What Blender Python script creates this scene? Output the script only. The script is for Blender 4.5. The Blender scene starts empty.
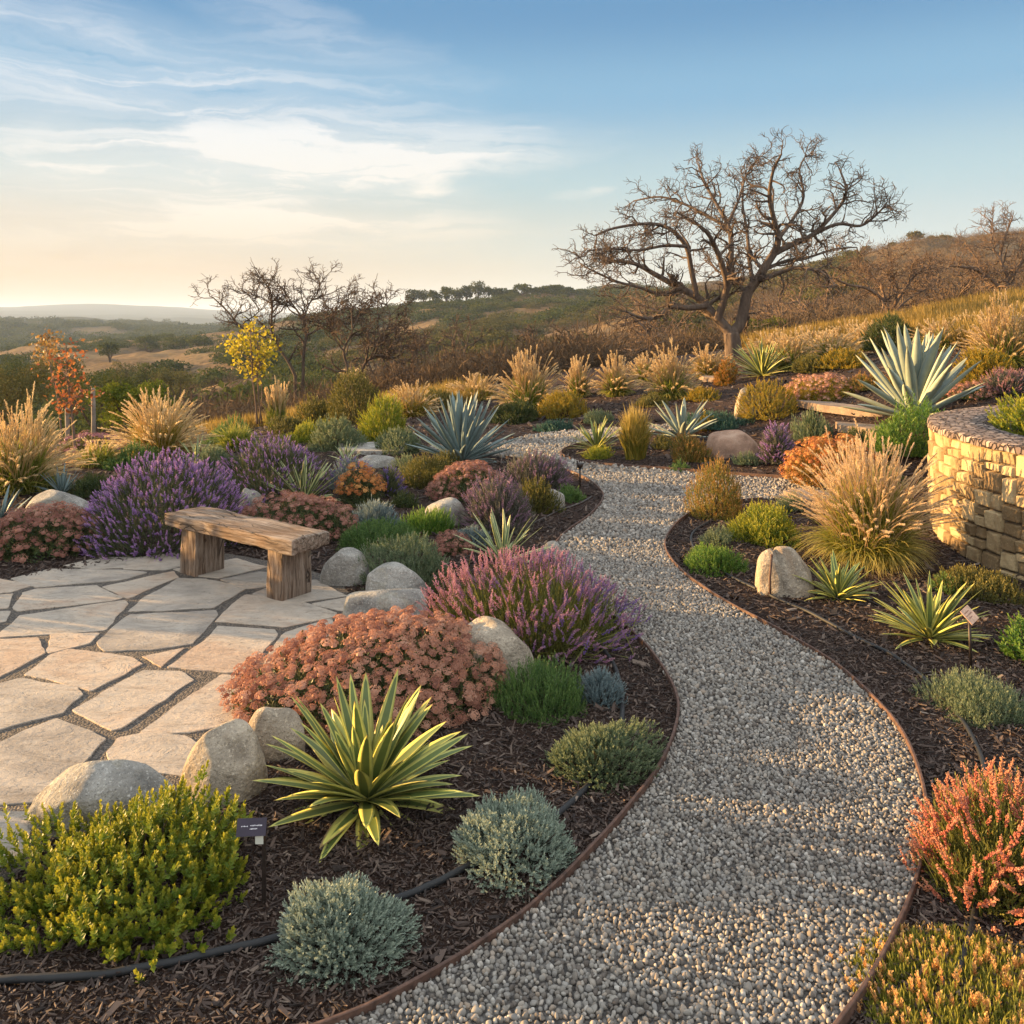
import bpy, bmesh, math, random
import numpy as np
from mathutils import Vector, Matrix
from mathutils.geometry import delaunay_2d_cdt

sc = bpy.context.scene
COL = sc.collection
R = math.radians
rng = np.random.default_rng(7)
random.seed(7)

# ------------------------------------------------------------------ camera
F, HOR, H = 887.0, 318.0, 1.95          # focal length in pixels, eye-level row, eye height
cam = bpy.data.cameras.new('camera')
camo = bpy.data.objects.new('camera', cam)
COL.objects.link(camo)
camo.location = (0, 0, H)
camo.rotation_euler = (R(90), 0, 0)
cam.sensor_width = 36
cam.lens = F / 1024 * 36
cam.shift_y = -(512 - HOR) / 1024
cam.clip_start = .05
cam.clip_end = 30000
sc.camera = camo

# ------------------------------------------------------------------ sun, sky, exposure
SUN_EL, SUN_AZ = 9.0, -76.0             # degrees; azimuth from +Y, negative to the left
sd = Vector((math.sin(R(SUN_AZ)) * math.cos(R(SUN_EL)), math.cos(R(SUN_AZ)) * math.cos(R(SUN_EL)), math.sin(R(SUN_EL))))
sun = bpy.data.lights.new('sun', 'SUN')
sun.energy = 5
sun.angle = R(.6)
sun.color = (1, .61, .25)
suno = bpy.data.objects.new('sun', sun)
suno.rotation_euler = sd.to_track_quat('Z', 'Y').to_euler()
COL.objects.link(suno)

sc.view_settings.view_transform = 'Standard'
sc.view_settings.look = 'None'
sc.view_settings.exposure = 2.1
sc.view_settings.gamma = 1
sc.view_settings.use_curve_mapping = False
sc.cycles.use_denoising = True
sc.cycles.max_bounces = 6
sc.cycles.diffuse_bounces = 3
sc.cycles.transmission_bounces = 4
sc.cycles.transparent_max_bounces = 4
sc.cycles.volume_bounces = 0
sc.cycles.sample_clamp_indirect = 4


class NT:
    """small helper round a node tree"""
    def __init__(s, t): s.t = t; s.n = t.nodes; s.l = t.links
    def a(s, typ, **kw):
        n = s.n.new(typ)
        ins = kw.pop('i', {})
        for k, v in kw.items(): setattr(n, k, v)
        for k, v in ins.items():
            if hasattr(v, 'is_linked') or hasattr(v, 'links'): s.l.new(v, n.inputs[k])
            else: n.inputs[k].default_value = v
        return n
    def m(s, op, a, b=None, c=None, clamp=False):
        n = s.n.new('ShaderNodeMath'); n.operation = op; n.use_clamp = clamp
        for k, v in enumerate((a, b, c)):
            if v is None: continue
            if hasattr(v, 'links'): s.l.new(v, n.inputs[k])
            else: n.inputs[k].default_value = v
        return n.outputs[0]
    def ramp(s, fac, stops, interp='LINEAR'):
        n = s.n.new('ShaderNodeValToRGB'); n.color_ramp.interpolation = interp
        e = n.color_ramp.elements
        while len(e) < len(stops): e.new(.5)
        for k, (p, c) in enumerate(stops):
            e[k].position = p
            e[k].color = (c, c, c, 1) if isinstance(c, (int, float)) else (*c, 1)
        s.l.new(fac, n.inputs[0])
        return n.outputs[0]
    def mix(s, fac, a, b, blend='MIX'):
        n = s.n.new('ShaderNodeMix'); n.data_type = 'RGBA'; n.blend_type = blend
        for idx, v in ((0, fac), (6, a), (7, b)):
            if hasattr(v, 'links'): s.l.new(v, n.inputs[idx])
            elif idx == 0: n.inputs[0].default_value = v
            else: n.inputs[idx].default_value = (*v, 1)
        return n.outputs[2]
    def noise(s, vec, scale, detail=4, rough=.55, dist=0):
        n = s.a('ShaderNodeTexNoise', i={'Scale': scale, 'Detail': detail, 'Roughness': rough, 'Distortion': dist})
        if vec is not None: s.l.new(vec, n.inputs['Vector'])
        return n.outputs['Fac']


def make_world():
    w = bpy.data.worlds.new('World'); sc.world = w; w.use_nodes = True
    w.node_tree.nodes.clear()
    t = NT(w.node_tree)
    sky = t.a('ShaderNodeTexSky', sky_type='NISHITA', sun_disc=False, sun_elevation=R(SUN_EL), sun_rotation=R(SUN_AZ),
              altitude=200, air_density=1.0, dust_density=1.6, ozone_density=1.6)
    co = t.a('ShaderNodeTexCoord').outputs['Generated']
    x, y, z = t.a('ShaderNodeSeparateXYZ', i={0: co}).outputs
    az = t.m('ARCTAN2', x, y)                                  # bearing, 0 straight ahead, negative towards the sun
    fac = t.m('MULTIPLY_ADD', az, .8, .5)                      # px 0 -> .08, px 512 -> .5, px 1024 -> .92
    skyc = t.a('ShaderNodeVectorMath', operation='SCALE', i={0: sky.outputs[0], 'Scale': SKY_STRENGTH}).outputs[0]
    # clear air: pale at the horizon, deeper blue higher up; golden low down towards the sun
    blue = t.ramp(z, [(.0, (.245, .285, .28)), (.06, (.225, .29, .30)), (.14, (.165, .252, .285)), (.24, (.080, .180, .272)), (.33, (.042, .122, .222)), (.6, (.06, .13, .21))], 'EASE')
    skyc = t.mix(.92, skyc, blue)
    warm = t.ramp(fac, [(0, (.345, .212, .105)), (.25, (.325, .225, .135)), (.5, (.285, .25, .190)), (.72, (.27, .275, .25)), (1, (.24, .26, .26))])
    band = t.ramp(z, [(0, .96), (.04, .88), (.09, .52), (.16, .17), (.25, .03), (.33, 0)], 'EASE')
    skyc = t.mix(band, skyc, warm)
    # cirrus: long veils drawn out by the wind
    v0 = t.a('ShaderNodeCombineXYZ', i={0: az, 1: z, 2: 0.0}).outputs[0]
    wn = t.a('ShaderNodeTexNoise', i={'Scale': 5.0, 'Detail': 5.0, 'Roughness': .6})
    t.l.new(t.a('ShaderNodeMapping', i={0: v0, 'Scale': (1, 2.6, 1)}).outputs[0], wn.inputs['Vector'])
    wc = t.a('ShaderNodeVectorMath', operation='SUBTRACT', i={0: wn.outputs['Color'], 1: (.5, .5, .5)}).outputs[0]
    wv = t.a('ShaderNodeVectorMath', operation='MULTIPLY', i={0: wc, 1: (.22, .05, 0)}).outputs[0]
    v = t.a('ShaderNodeVectorMath', operation='ADD', i={0: v0, 1: wv}).outputs[0]
    tot = None
    for (a, e, ra, re, rot, st) in CIRRUS:
        mp = t.a('ShaderNodeMapping', vector_type='TEXTURE', i={0: v, 'Location': (a, e, 0), 'Rotation': (0, 0, R(rot)), 'Scale': (ra, re, 1)}).outputs[0]
        gq = t.a('ShaderNodeTexGradient', gradient_type='SPHERICAL', i={0: mp}).outputs['Fac']
        gq = t.m('MULTIPLY', t.m('SMOOTH_MIN', t.m('MULTIPLY', gq, 1.35), 1.0, .5), st)
        tot = gq if tot is None else t.m('ADD', tot, gq)
    sv = t.a('ShaderNodeMapping', i={0: v, 'Rotation': (0, 0, R(9)), 'Scale': (1.0, 9.0, 1)}).outputs[0]
    n1 = t.noise(sv, 4.0, 8, .62, .8)
    n2 = t.noise(t.a('ShaderNodeMapping', i={0: v, 'Rotation': (0, 0, R(-14)), 'Scale': (1.0, 3.2, 1)}).outputs[0], 3.0, 6, .6, .5)
    st_ = t.m('ADD', t.m('MULTIPLY', n1, .6), t.m('MULTIPLY', n2, .4))
    st_ = t.ramp(st_, [(.34, .02), (.46, .26), (.57, .66), (.74, .95)], 'EASE')
    cl = t.m('MINIMUM', t.m('MULTIPLY', tot, st_), .86)
    clc = t.ramp(z, [(0, (.33, .24, .15)), (.06, (.35, .285, .205)), (.12, (.405, .37, .32)), (.2, (.385, .38, .37)), (.33, (.33, .345, .365))])
    out = t.mix(cl, skyc, clc)
    # bright unseen veil overhead and behind, added as fill light for the shade
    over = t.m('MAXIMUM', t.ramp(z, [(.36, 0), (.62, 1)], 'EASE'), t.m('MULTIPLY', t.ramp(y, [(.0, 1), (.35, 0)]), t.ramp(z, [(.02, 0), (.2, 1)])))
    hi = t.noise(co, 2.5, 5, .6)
    out = t.mix(t.m('MULTIPLY', over, t.ramp(hi, [(.3, .6), (.6, 1)])), out, OVERHEAD_FILL)
    bg = t.a('ShaderNodeBackground', i={0: out, 1: .60})
    t.a('ShaderNodeOutputWorld', i={0: bg.outputs[0]})


SKY_STRENGTH = .085                      # strength of the sky texture
OVERHEAD_FILL = (.62, .645, .68)
CIRRUS = [(-.38, .235, .46, .085, -7, 1.0), (-.45, .115, .52, .105, -3, 1.25), (-.10, .185, .24, .042, 5, .95), (-.27, .165, .30, .05, 5, .8), (-.25, .095, .36, .022, 1, .7), (-.10, .145, .05, .011, 12, .9),
          (.072, .14, .035, .008, 8, .7), (-.02, .20, .10, .03, -4, .5), (-.9, .3, .4, .2, 0, 1.0), (-.2, .30, .22, .03, -14, .45)]
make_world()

# ------------------------------------------------------------------ terrain
LOGD = np.log(np.array([.3, 8, 10, 13, 16, 20, 27, 35, 45, 80, 150, 250, 400, 600, 1200, 2000, 3200, 4500, 9000.]))
UC = (np.array([0, 100, 200, 400, 560, 720, 800, 900, 1024.]) - 512) / F
ZT = np.array([
    # 0     100    200    400   560   720   800   900   1024
    [0,     0,     0,     0,    0,    0,    0,    0,    0],        # .3
    [0,     0,     0,     0,    0,    0,    0,    0,    0],        # 8
    [0,     0,     0,     0,    0,    .0,   .05,  .45,  .70],      # 10
    [-.05,  0,     0,     0,    .02,  .25,  .55,  .95,  1.15],     # 13
    [-.35, -.25,  -.15,   0,    .06,  .50,  .78,  1.15, 1.45],     # 16
    [-1.1, -.9,   -.7,   -.1,   .12,  .62,  .95,  1.35, 1.75],     # 20
    [-2.4, -2.1,  -1.7,  -.6,   .25,  .78,  1.1,  1.6,  2.3],      # 27
    [-4.0, -3.6,  -3.0,  -1.3,  .0,   .7,   1.15, 1.75, 2.7],      # 35
    [-6,   -5.3,  -4.6,  -2.4, -1.2,  .0,   .8,   1.6,  2.6],      # 45
    [-10,  -9,    -8,    -5.0, -3.6, -1.2,  .2,   1.6,  3.0],      # 80
    [-12,  -10.5, -9.5,  -5.5, -3.4,  1.5,  4.5,  8.5,  10.5],     # 150
    [-12,  -8.5,  -7.0,  -4.0,  .0,   9.0,  15.0, 21.0, 24.0],     # 250
    [-15,  -12,   -10,    4.0,  9.0,  16.0, 22.0, 28.0, 31.0],     # 400
    [-22,  -21,   -20,    9.0,  14.0, 18.0, 20.0, 22.0, 24.0],     # 600
    [-.5,   2.0,  -6.0,  -9.0, -9.0, -9.0, -9.0, -9.0, -9.0],      # 1200
    [-24,  -22,   -22,   -20,  -20,  -20,  -20,  -20,  -20],       # 2000
    [22,   12,     6,    -12,  -12,  -12,  -12,  -12,  -12],       # 3200
    [62,    84,    44,   -4,   -8,   -8,   -8,   -8,   -8],        # 4500
    [0, 0, 0, 0, 0, 0, 0, 0, 0.]])
_ld = np.linspace(LOGD[0], LOGD[-1], 700)
_uu = np.linspace(-.7, .7, 141)
_t1 = np.stack([np.interp(_ld, LOGD, ZT[:, k]) for k in range(9)], 1)
_t2 = np.stack([np.interp(_uu, UC, _t1[k]) for k in range(700)], 0)


def _blur(a, n, ax):
    k = np.hanning(2 * n + 3)[1:-1]; k /= k.sum()
    p = [(0, 0), (0, 0)]; p[ax] = (n, n)
    return np.apply_along_axis(lambda v: np.convolve(v, k, 'valid'), ax, np.pad(a, p, 'edge'))


_t2 = _blur(_blur(_t2, 9, 0), 6, 1)
_hw = np.random.default_rng(3)
_HN = _hw.random((256, 256))


def vnoise(x, y):
    xi, yi = np.floor(x).astype(int), np.floor(y).astype(int)
    fx, fy = x - xi, y - yi
    fx, fy = fx * fx * (3 - 2 * fx), fy * fy * (3 - 2 * fy)
    g = lambda a, b: _HN[a % 256, b % 256]
    return (g(xi, yi) * (1 - fx) + g(xi + 1, yi) * fx) * (1 - fy) + (g(xi, yi + 1) * (1 - fx) + g(xi + 1, yi + 1) * fx) * fy - .5


def fbm(x, y, o=4):
    s, a = 0, 1.0
    for k in range(o):
        s = s + a * vnoise(x + 17.3 * k, y + 5.1 * k); x, y, a = x * 2.03, y * 2.03, a * .5
    return s


def zt(x, y):
    x, y = np.asarray(x, float), np.asarray(y, float)
    d = np.maximum(y, .5)
    u = np.clip(x / np.maximum(y, 4.0), -.69, .69)
    a = np.clip((np.log(d) - _ld[0]) / (_ld[1] - _ld[0]), 0, 698.99)
    b = np.clip((u + .7) / .01, 0, 139.99)
    i, j = a.astype(int), b.astype(int)
    fa, fb = a - i, b - j
    z = (_t2[i, j] * (1 - fa) + _t2[i + 1, j] * fa) * (1 - fb) + (_t2[i, j + 1] * (1 - fa) + _t2[i + 1, j + 1] * fa) * fb
    far = np.clip((d - 22) / 40, 0, 1)
    z = z + far * fbm(x / (d * .12 + 4), np.log(d) * 9, 4) * np.minimum(d * .022, 14)
    return z


def Z(x, y): return float(zt(x, y))


def gp(px, py):
    """where the sight line through a pixel of the photograph meets the ground"""
    ys = np.concatenate([np.linspace(1.2, 30, 2400), np.linspace(30, 400, 2000)])
    xs = (px - 512) / F * ys
    s = (H - (py - HOR) / F * ys) - zt(xs, ys)
    k = int(np.argmax(s < 0))
    if k == 0: k = len(ys) - 1
    f = s[k - 1] / (s[k - 1] - s[k]) if s[k - 1] != s[k] else 0
    y = ys[k - 1] + f * (ys[k] - ys[k - 1])
    x = (px - 512) / F * y
    return Vector((x, y, Z(x, y)))


def at(px, py, y):
    """the point at forward distance y seen at a pixel"""
    return Vector(((px - 512) / F * y, y, H - (py - HOR) / F * y))


# ------------------------------------------------------------------ mesh building
def nrm(a): return a / np.maximum(np.linalg.norm(a, axis=-1, keepdims=True), 1e-9)


class MB:
    def __init__(s): s.V = []; s.Fc = []; s.T = []; s.A = []; s.n = 0
    def add(s, V, Fs, tint=.5, along=.5):
        V = np.asarray(V, float).reshape(-1, 3)
        if not isinstance(Fs, list): Fs = [Fs]
        s.V.append(V)
        for f in Fs: s.Fc.append(np.asarray(f, int) + s.n)
        s.T.append(np.broadcast_to(np.asarray(tint, float), (len(V),)).copy())
        s.A.append(np.broadcast_to(np.asarray(along, float), (len(V),)).copy())
        s.n += len(V)
    def inst(s, tv, tf, P, Rm, S, tint=.5, along=None):
        """copies of a small leaf or petal shape, all inside this one mesh"""
        N, m = len(P), len(tv)
        S = np.asarray(S, float)
        if S.ndim < 2: S = np.broadcast_to(S.reshape(-1, 1), (N, 3))
        V = np.einsum('nij,nmj->nmi', Rm, tv[None] * S[:, None, :]) + P[:, None, :]
        f = (tf[None] + (np.arange(N) * m)[:, None, None]).reshape(-1, tf.shape[1])
        ti = np.broadcast_to(np.asarray(tint, float).reshape(-1, 1), (N, m)).ravel()
        al = np.broadcast_to(.5 if along is None else np.asarray(along, float).reshape(-1, 1) if np.ndim(along) == 1 and len(along) == N else np.asarray(along, float), (N, m)).ravel()
        s.add(V.reshape(-1, 3), f, ti, al)
    def tube(s, pts, rad, k=6, tint=.5, cap=True):
        pts = np.asarray(pts, float); n = len(pts)
        rad = np.broadcast_to(np.asarray(rad, float), (n,))
        t = np.gradient(pts, axis=0); t = nrm(t)
        ref = np.array([0, 0, 1.]) if abs(t[0][2]) < .9 else np.array([1., 0, 0])
        a = nrm(np.cross(t, ref)); b = np.cross(t, a)
        th = np.arange(k) * 2 * math.pi / k
        ring = a[:, None, :] * np.cos(th)[None, :, None] + b[:, None, :] * np.sin(th)[None, :, None]
        V = pts[:, None, :] + ring * rad[:, None, None]
        i = np.arange(n - 1)[:, None] * k; j = np.arange(k)[None, :]; j2 = (j + 1) % k
        f = np.stack([i + j, i + j2, i + k + j2, i + k + j], -1).reshape(-1, 4)
        fs = [f]
        if cap: fs.append(np.array([np.arange(k)[::-1]])); fs.append(np.array([(n - 1) * k + np.arange(k)]))
        s.add(V.reshape(-1, 3), fs, tint, np.repeat(np.linspace(0, 1, n), k))
    def box(s, c, size, rot=0, tint=.5):
        x, y, z = np.asarray(size) / 2
        V = np.array([[-x, -y, -z], [x, -y, -z], [x, y, -z], [-x, y, -z], [-x, -y, z], [x, -y, z], [x, y, z], [-x, y, z]])
        cr, sr = math.cos(rot), math.sin(rot)
        V = V @ np.array([[cr, sr, 0], [-sr, cr, 0], [0, 0, 1]]) + np.asarray(c)
        s.add(V, np.array([[0, 3, 2, 1], [4, 5, 6, 7], [0, 1, 5, 4], [1, 2, 6, 5], [2, 3, 7, 6], [3, 0, 4, 7]]), tint)
    def build(s, name, mat, parent=None, smooth=True, loc=None):
        me = bpy.data.meshes.new(name)
        V = np.concatenate(s.V).astype(np.float32)
        me.vertices.add(len(V)); me.vertices.foreach_set('co', V.ravel())
        li = np.concatenate([f.ravel() for f in s.Fc]).astype(np.int32)
        tot = np.concatenate([np.full(len(f), f.shape[1]) for f in s.Fc]).astype(np.int32)
        st = np.concatenate([[0], np.cumsum(tot)[:-1]]).astype(np.int32)
        me.loops.add(len(li)); me.loops.foreach_set('vertex_index', li)
        me.polygons.add(len(tot)); me.polygons.foreach_set('loop_start', st); me.polygons.foreach_set('loop_total', tot)
        me.polygons.foreach_set('use_smooth', np.full(len(tot), smooth, bool))
        for nm, d in (('tint', s.T), ('along', s.A)):
            me.attributes.new(nm, 'FLOAT', 'POINT').data.foreach_set('value', np.concatenate(d).astype(np.float32))
        me.update(calc_edges=True)
        me.materials.append(mat)
        o = bpy.data.objects.new(name, me); COL.objects.link(o)
        if parent is not None: o.parent = parent
        if loc is not None: o.location = loc
        return o


def tag(o, label=None, cat=None, group=None, kind=None):
    if label: o['label'] = label
    if cat: o['category'] = cat
    if group: o['group'] = group
    if kind: o['kind'] = kind
    return o


def thing(name, label, cat, loc=(0, 0, 0), rz=0, group=None):
    o = bpy.data.objects.new(name, None); COL.objects.link(o)
    o.location = loc; o.rotation_euler = (0, 0, rz); o.empty_display_size = .1
    return tag(o, label, cat, group)


def frames(A, phi, tilt):
    """leaf frames round an axis: Z along the leaf, Y its upper face"""
    ref = np.where(np.abs(A[:, 2:3]) < .9, np.array([[0, 0, 1.]]), np.array([[1., 0, 0]]))
    B = nrm(np.cross(A, ref)); C = np.cross(A, B)
    side = np.cos(phi)[:, None] * B + np.sin(phi)[:, None] * C
    d = np.cos(tilt)[:, None] * A + np.sin(tilt)[:, None] * side
    n = nrm(np.sin(tilt)[:, None] * A - np.cos(tilt)[:, None] * side)
    x = np.cross(n, d)
    return np.stack([x, n, d], -1)


KITE = np.array([[0, 0, 0], [.5, .14, .5], [0, 0, 1], [-.5, .14, .5]])
KITEF = np.array([[0, 1, 2], [0, 2, 3]])
KA = np.array([0, .5, 1, .5])
BUD = np.array([[0, 0, 0], [.5, 0, .45], [0, .5, .45], [-.5, 0, .45], [0, -.5, .45], [0, 0, 1]])
BUDF = np.array([[0, 2, 1], [0, 3, 2], [0, 4, 3], [0, 1, 4], [5, 1, 2], [5, 2, 3], [5, 3, 4], [5, 4, 1]])


# ------------------------------------------------------------------ materials
def mat_new(name):
    m = bpy.data.materials.new(name); m.use_nodes = True; m.node_tree.nodes.clear()
    return m, NT(m.node_tree)


def finish(t, shader, disp=None):
    t.a('ShaderNodeOutputMaterial', i={0: shader})


def leaf_mat(name, c0, c1, c2, tip=None, ta=(.55, 1.0), transl=.35, rough=.5, spec=.3, tipmax=.85):
    m, t = mat_new(name)
    ti = t.a('ShaderNodeAttribute', attribute_name='tint').outputs['Fac']
    al = t.a('ShaderNodeAttribute', attribute_name='along').outputs['Fac']
    c = t.ramp(ti, [(.05, c0), (.5, c1), (.95, c2)])
    if tip is not None:
        c = t.mix(t.m('MULTIPLY', t.ramp(al, [(ta[0], 0), (ta[1], 1)]), tipmax), c, tip)
    p = t.a('ShaderNodeBsdfPrincipled', i={'Base Color': c, 'Roughness': rough, 'Specular IOR Level': spec})
    sh = p.outputs[0]
    if transl:
        tr = t.a('ShaderNodeBsdfTranslucent', i={0: c})
        sh = t.a('ShaderNodeMixShader', i={0: transl, 1: sh, 2: tr.outputs[0]}).outputs[0]
    finish(t, sh)
    return m


def blade_mat(name, inner, margin, tipc, cut=.7, rough=.42, transl=.12):
    """rosette leaves: body colour, pale margin, dry tip"""
    m, t = mat_new(name)
    al = t.a('ShaderNodeAttribute', attribute_name='along').outputs['Fac']
    ti = t.a('ShaderNodeAttribute', attribute_name='tint').outputs['Fac']
    co = t.a('ShaderNodeTexCoord').outputs['Object']
    s = t.m('MULTIPLY', al, .5)
    c = t.mix(t.ramp(s, [(cut * .5 - .02, 0), (cut * .5 + .02, 1)]), inner, margin)
    c = t.mix(t.ramp(s, [(.54, 0), (.66, 1)]), c, tipc)
    v = t.m('MULTIPLY_ADD', ti, .5, .75)
    v = t.m('MULTIPLY', v, t.m('MULTIPLY_ADD', t.noise(co, 14, 4), .5, .75))
    c = t.mix(1.0, c, t.a('ShaderNodeCombineXYZ', i={0: v, 1: v, 2: v}).outputs[0], 'MULTIPLY')
    p = t.a('ShaderNodeBsdfPrincipled', i={'Base Color': c, 'Roughness': rough, 'Specular IOR Level': .35})
    tr = t.a('ShaderNodeBsdfTranslucent', i={0: c})
    finish(t, t.a('ShaderNodeMixShader', i={0: transl, 1: p.outputs[0], 2: tr.outputs[0]}).outputs[0])
    return m


def bump(t, h, dist, strength=1.0, normal=None):
    b = t.a('ShaderNodeBump', i={'Height': h, 'Distance': dist, 'Strength': strength})
    if normal is not None: t.l.new(normal, b.inputs['Normal'])
    return b.outputs[0]


def stone_mat(name, c0, c1, c2, scale=6, bd=.02, speck=.35, rough=.85, tinted=False, lichen=None):
    m, t = mat_new(name)
    co = t.a('ShaderNodeTexCoord').outputs['Object']
    rnd = t.a('ShaderNodeObjectInfo').outputs['Random']
    off = t.a('ShaderNodeCombineXYZ', i={0: t.m('MULTIPLY', rnd, 31), 1: t.m('MULTIPLY', rnd, 17), 2: 0.0}).outputs[0]
    co = t.a('ShaderNodeVectorMath', operation='ADD', i={0: co, 1: off}).outputs[0]
    n = t.noise(co, scale, 8, .6)
    f = n
    if tinted:
        ti = t.a('ShaderNodeAttribute', attribute_name='tint').outputs['Fac']
        f = t.m('ADD', t.m('MULTIPLY', n, .5), t.m('MULTIPLY_ADD', ti, .6, -.05))
    c = t.ramp(f, [(.3, c0), (.5, c1), (.72, c2)])
    sp = t.noise(co, scale * 16, 3, .7)
    c = t.mix(t.m('MULTIPLY', t.ramp(sp, [(.52, 0), (.68, 1)]), speck), c, tuple(v * .35 for v in c1))
    sp2 = t.noise(co, scale * 11, 3, .7)
    c = t.mix(t.m('MULTIPLY', t.ramp(sp2, [(.56, 0), (.7, 1)]), speck * .8), c, tuple(min(v * 1.6, .8) for v in c2))
    if lichen:
        ln = t.noise(co, scale * .7, 6, .65, .6)
        c = t.mix(t.m('MULTIPLY', t.ramp(ln, [(.55, 0), (.66, 1)]), .6), c, lichen)
    rd = t.a('ShaderNodeTexNoise', noise_type='RIDGED_MULTIFRACTAL', i={'Vector': co, 'Scale': scale * .8, 'Detail': 5.0, 'Roughness': .55, 'Distortion': .5})
    crease = t.ramp(rd.outputs['Fac'], [(.75, 1), (.98, 0)])
    h = t.m('ADD', t.m('ADD', t.m('MULTIPLY', n, 1.0), t.m('MULTIPLY', crease, .25)), t.m('MULTIPLY', t.noise(co, scale * 7, 6, .65), .34))
    p = t.a('ShaderNodeBsdfPrincipled', i={'Base Color': c, 'Roughness': rough, 'Specular IOR Level': .2, 'Normal': bump(t, h, bd)})
    finish(t, p.outputs[0])
    return m


def plain_mat(name, c, rough=.6, metallic=0, var=.25, scale=20, bd=0):
    m, t = mat_new(name)
    co = t.a('ShaderNodeTexCoord').outputs['Object']
    n = t.noise(co, scale, 5, .6)
    cc = t.ramp(n, [(.3, tuple(v * (1 - var) for v in c)), (.7, tuple(min(1, v * (1 + var)) for v in c))])
    kw = {'Base Color': cc, 'Roughness': rough, 'Metallic': metallic}
    if bd: kw['Normal'] = bump(t, n, bd)
    finish(t, t.a('ShaderNodeBsdfPrincipled', i=kw).outputs[0])
    return m


def bark_mat(name, c0, c1, scale=8):
    m, t = mat_new(name)
    co = t.a('ShaderNodeTexCoord').outputs['Object']
    mp = t.a('ShaderNodeMapping', i={0: co, 'Scale': (1, 1, .25)}).outputs[0]
    n = t.noise(mp, scale, 6, .65)
    c = t.ramp(n, [(.3, c0), (.7, c1)])
    finish(t, t.a('ShaderNodeBsdfPrincipled', i={'Base Color': c, 'Roughness': .9, 'Specular IOR Level': .1, 'Normal': bump(t, n, .03)}).outputs[0])
    return m


def mulch_mat():
    m, t = mat_new('bark_mulch')
    co = t.a('ShaderNodeTexCoord').outputs['Object']
    mp = t.a('ShaderNodeMapping', i={0: co, 'Scale': (1, 1, .3)}).outputs[0]
    a = t.noise(mp, 38, 5, .7, 1.2)
    b = t.noise(mp, 3.0, 4)
    v = t.a('ShaderNodeTexVoronoi', i={'Vector': mp, 'Scale': 55.0, 'Randomness': 1.0})
    c = t.ramp(a, [(.3, (.010, .006, .005)), (.5, (.030, .017, .012)), (.68, (.066, .040, .027))])
    c = t.mix(t.m('MULTIPLY', b, .5), c, (.045, .024, .016))
    h = t.m('ADD', a, t.m('MULTIPLY', v.outputs['Distance'], .6))
    finish(t, t.a('ShaderNodeBsdfPrincipled', i={'Base Color': c, 'Roughness': .9, 'Specular IOR Level': .15, 'Normal': bump(t, h, .022)}).outputs[0])
    return m


def hill_mat():
    m, t = mat_new('hill_ground')
    co = t.a('ShaderNodeTexCoord').outputs['Object']
    n = t.noise(co, .03, 6, .6)
    n2 = t.noise(co, .25, 6, .65)
    f = t.m('ADD', t.m('MULTIPLY', n, .6), t.m('MULTIPLY', n2, .4))
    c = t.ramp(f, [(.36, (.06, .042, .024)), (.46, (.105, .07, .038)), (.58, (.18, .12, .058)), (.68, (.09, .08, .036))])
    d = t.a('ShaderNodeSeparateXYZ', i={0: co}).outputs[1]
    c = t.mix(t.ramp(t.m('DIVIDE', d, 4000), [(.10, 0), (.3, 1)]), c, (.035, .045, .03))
    finish(t, t.a('ShaderNodeBsdfPrincipled', i={'Base Color': c, 'Roughness': .95, 'Specular IOR Level': .05, 'Normal': bump(t, n2, 1.5)}).outputs[0])
    return m


def gravel_base_mat(name, c0, c1, c2, scale):
    m, t = mat_new(name)
    co = t.a('ShaderNodeTexCoord').outputs['Object']
    v = t.a('ShaderNodeTexVoronoi', i={'Vector': co, 'Scale': scale})
    c = t.ramp(t.a('ShaderNodeSeparateColor', i={0: v.outputs['Color']}).outputs[0], [(0, c0), (.5, c1), (1, c2)])
    h = t.ramp(v.outputs['Distance'], [(0, 1), (.7, 0)])
    c = t.mix(t.ramp(v.outputs['Distance'], [(.35, 0), (.75, .8)]), c, tuple(q * .3 for q in c0))
    finish(t, t.a('ShaderNodeBsdfPrincipled', i={'Base Color': c, 'Roughness': .8, 'Normal': bump(t, h, .6 / scale)}).outputs[0])
    return m


def random_mat(name, stops, rough=.7, scale=60, bd=.002):
    """loose pieces, each its own colour"""
    m, t = mat_new(name)
    rnd = t.a('ShaderNodeObjectInfo').outputs['Random']
    co = t.a('ShaderNodeTexCoord').outputs['Object']
    n = t.noise(co, scale, 4, .6)
    c = t.ramp(rnd, stops)
    v = t.m('MULTIPLY_ADD', n, .7, .65)
    c = t.mix(1.0, c, t.a('ShaderNodeCombineXYZ', i={0: v, 1: v, 2: v}).outputs[0], 'MULTIPLY')
    finish(t, t.a('ShaderNodeBsdfPrincipled', i={'Base Color': c, 'Roughness': rough, 'Specular IOR Level': .3}).outputs[0])
    return m


M = {}
M['mulch'] = mulch_mat()
M['hill'] = hill_mat()

# ------------------------------------------------------------------ ground meshes
def grid_mesh(name, X, Y, mat, smooth=True):
    n, k = X.shape
    V = np.stack([X, Y, zt(X, Y)], -1).reshape(-1, 3)
    i = np.arange(n - 1)[:, None] * k + np.arange(k - 1)[None]
    f = np.stack([i, i + 1, i + k + 1, i + k], -1).reshape(-1, 4)
    mb = MB(); mb.add(V, f)
    return mb.build(name, mat, smooth=smooth)


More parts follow.
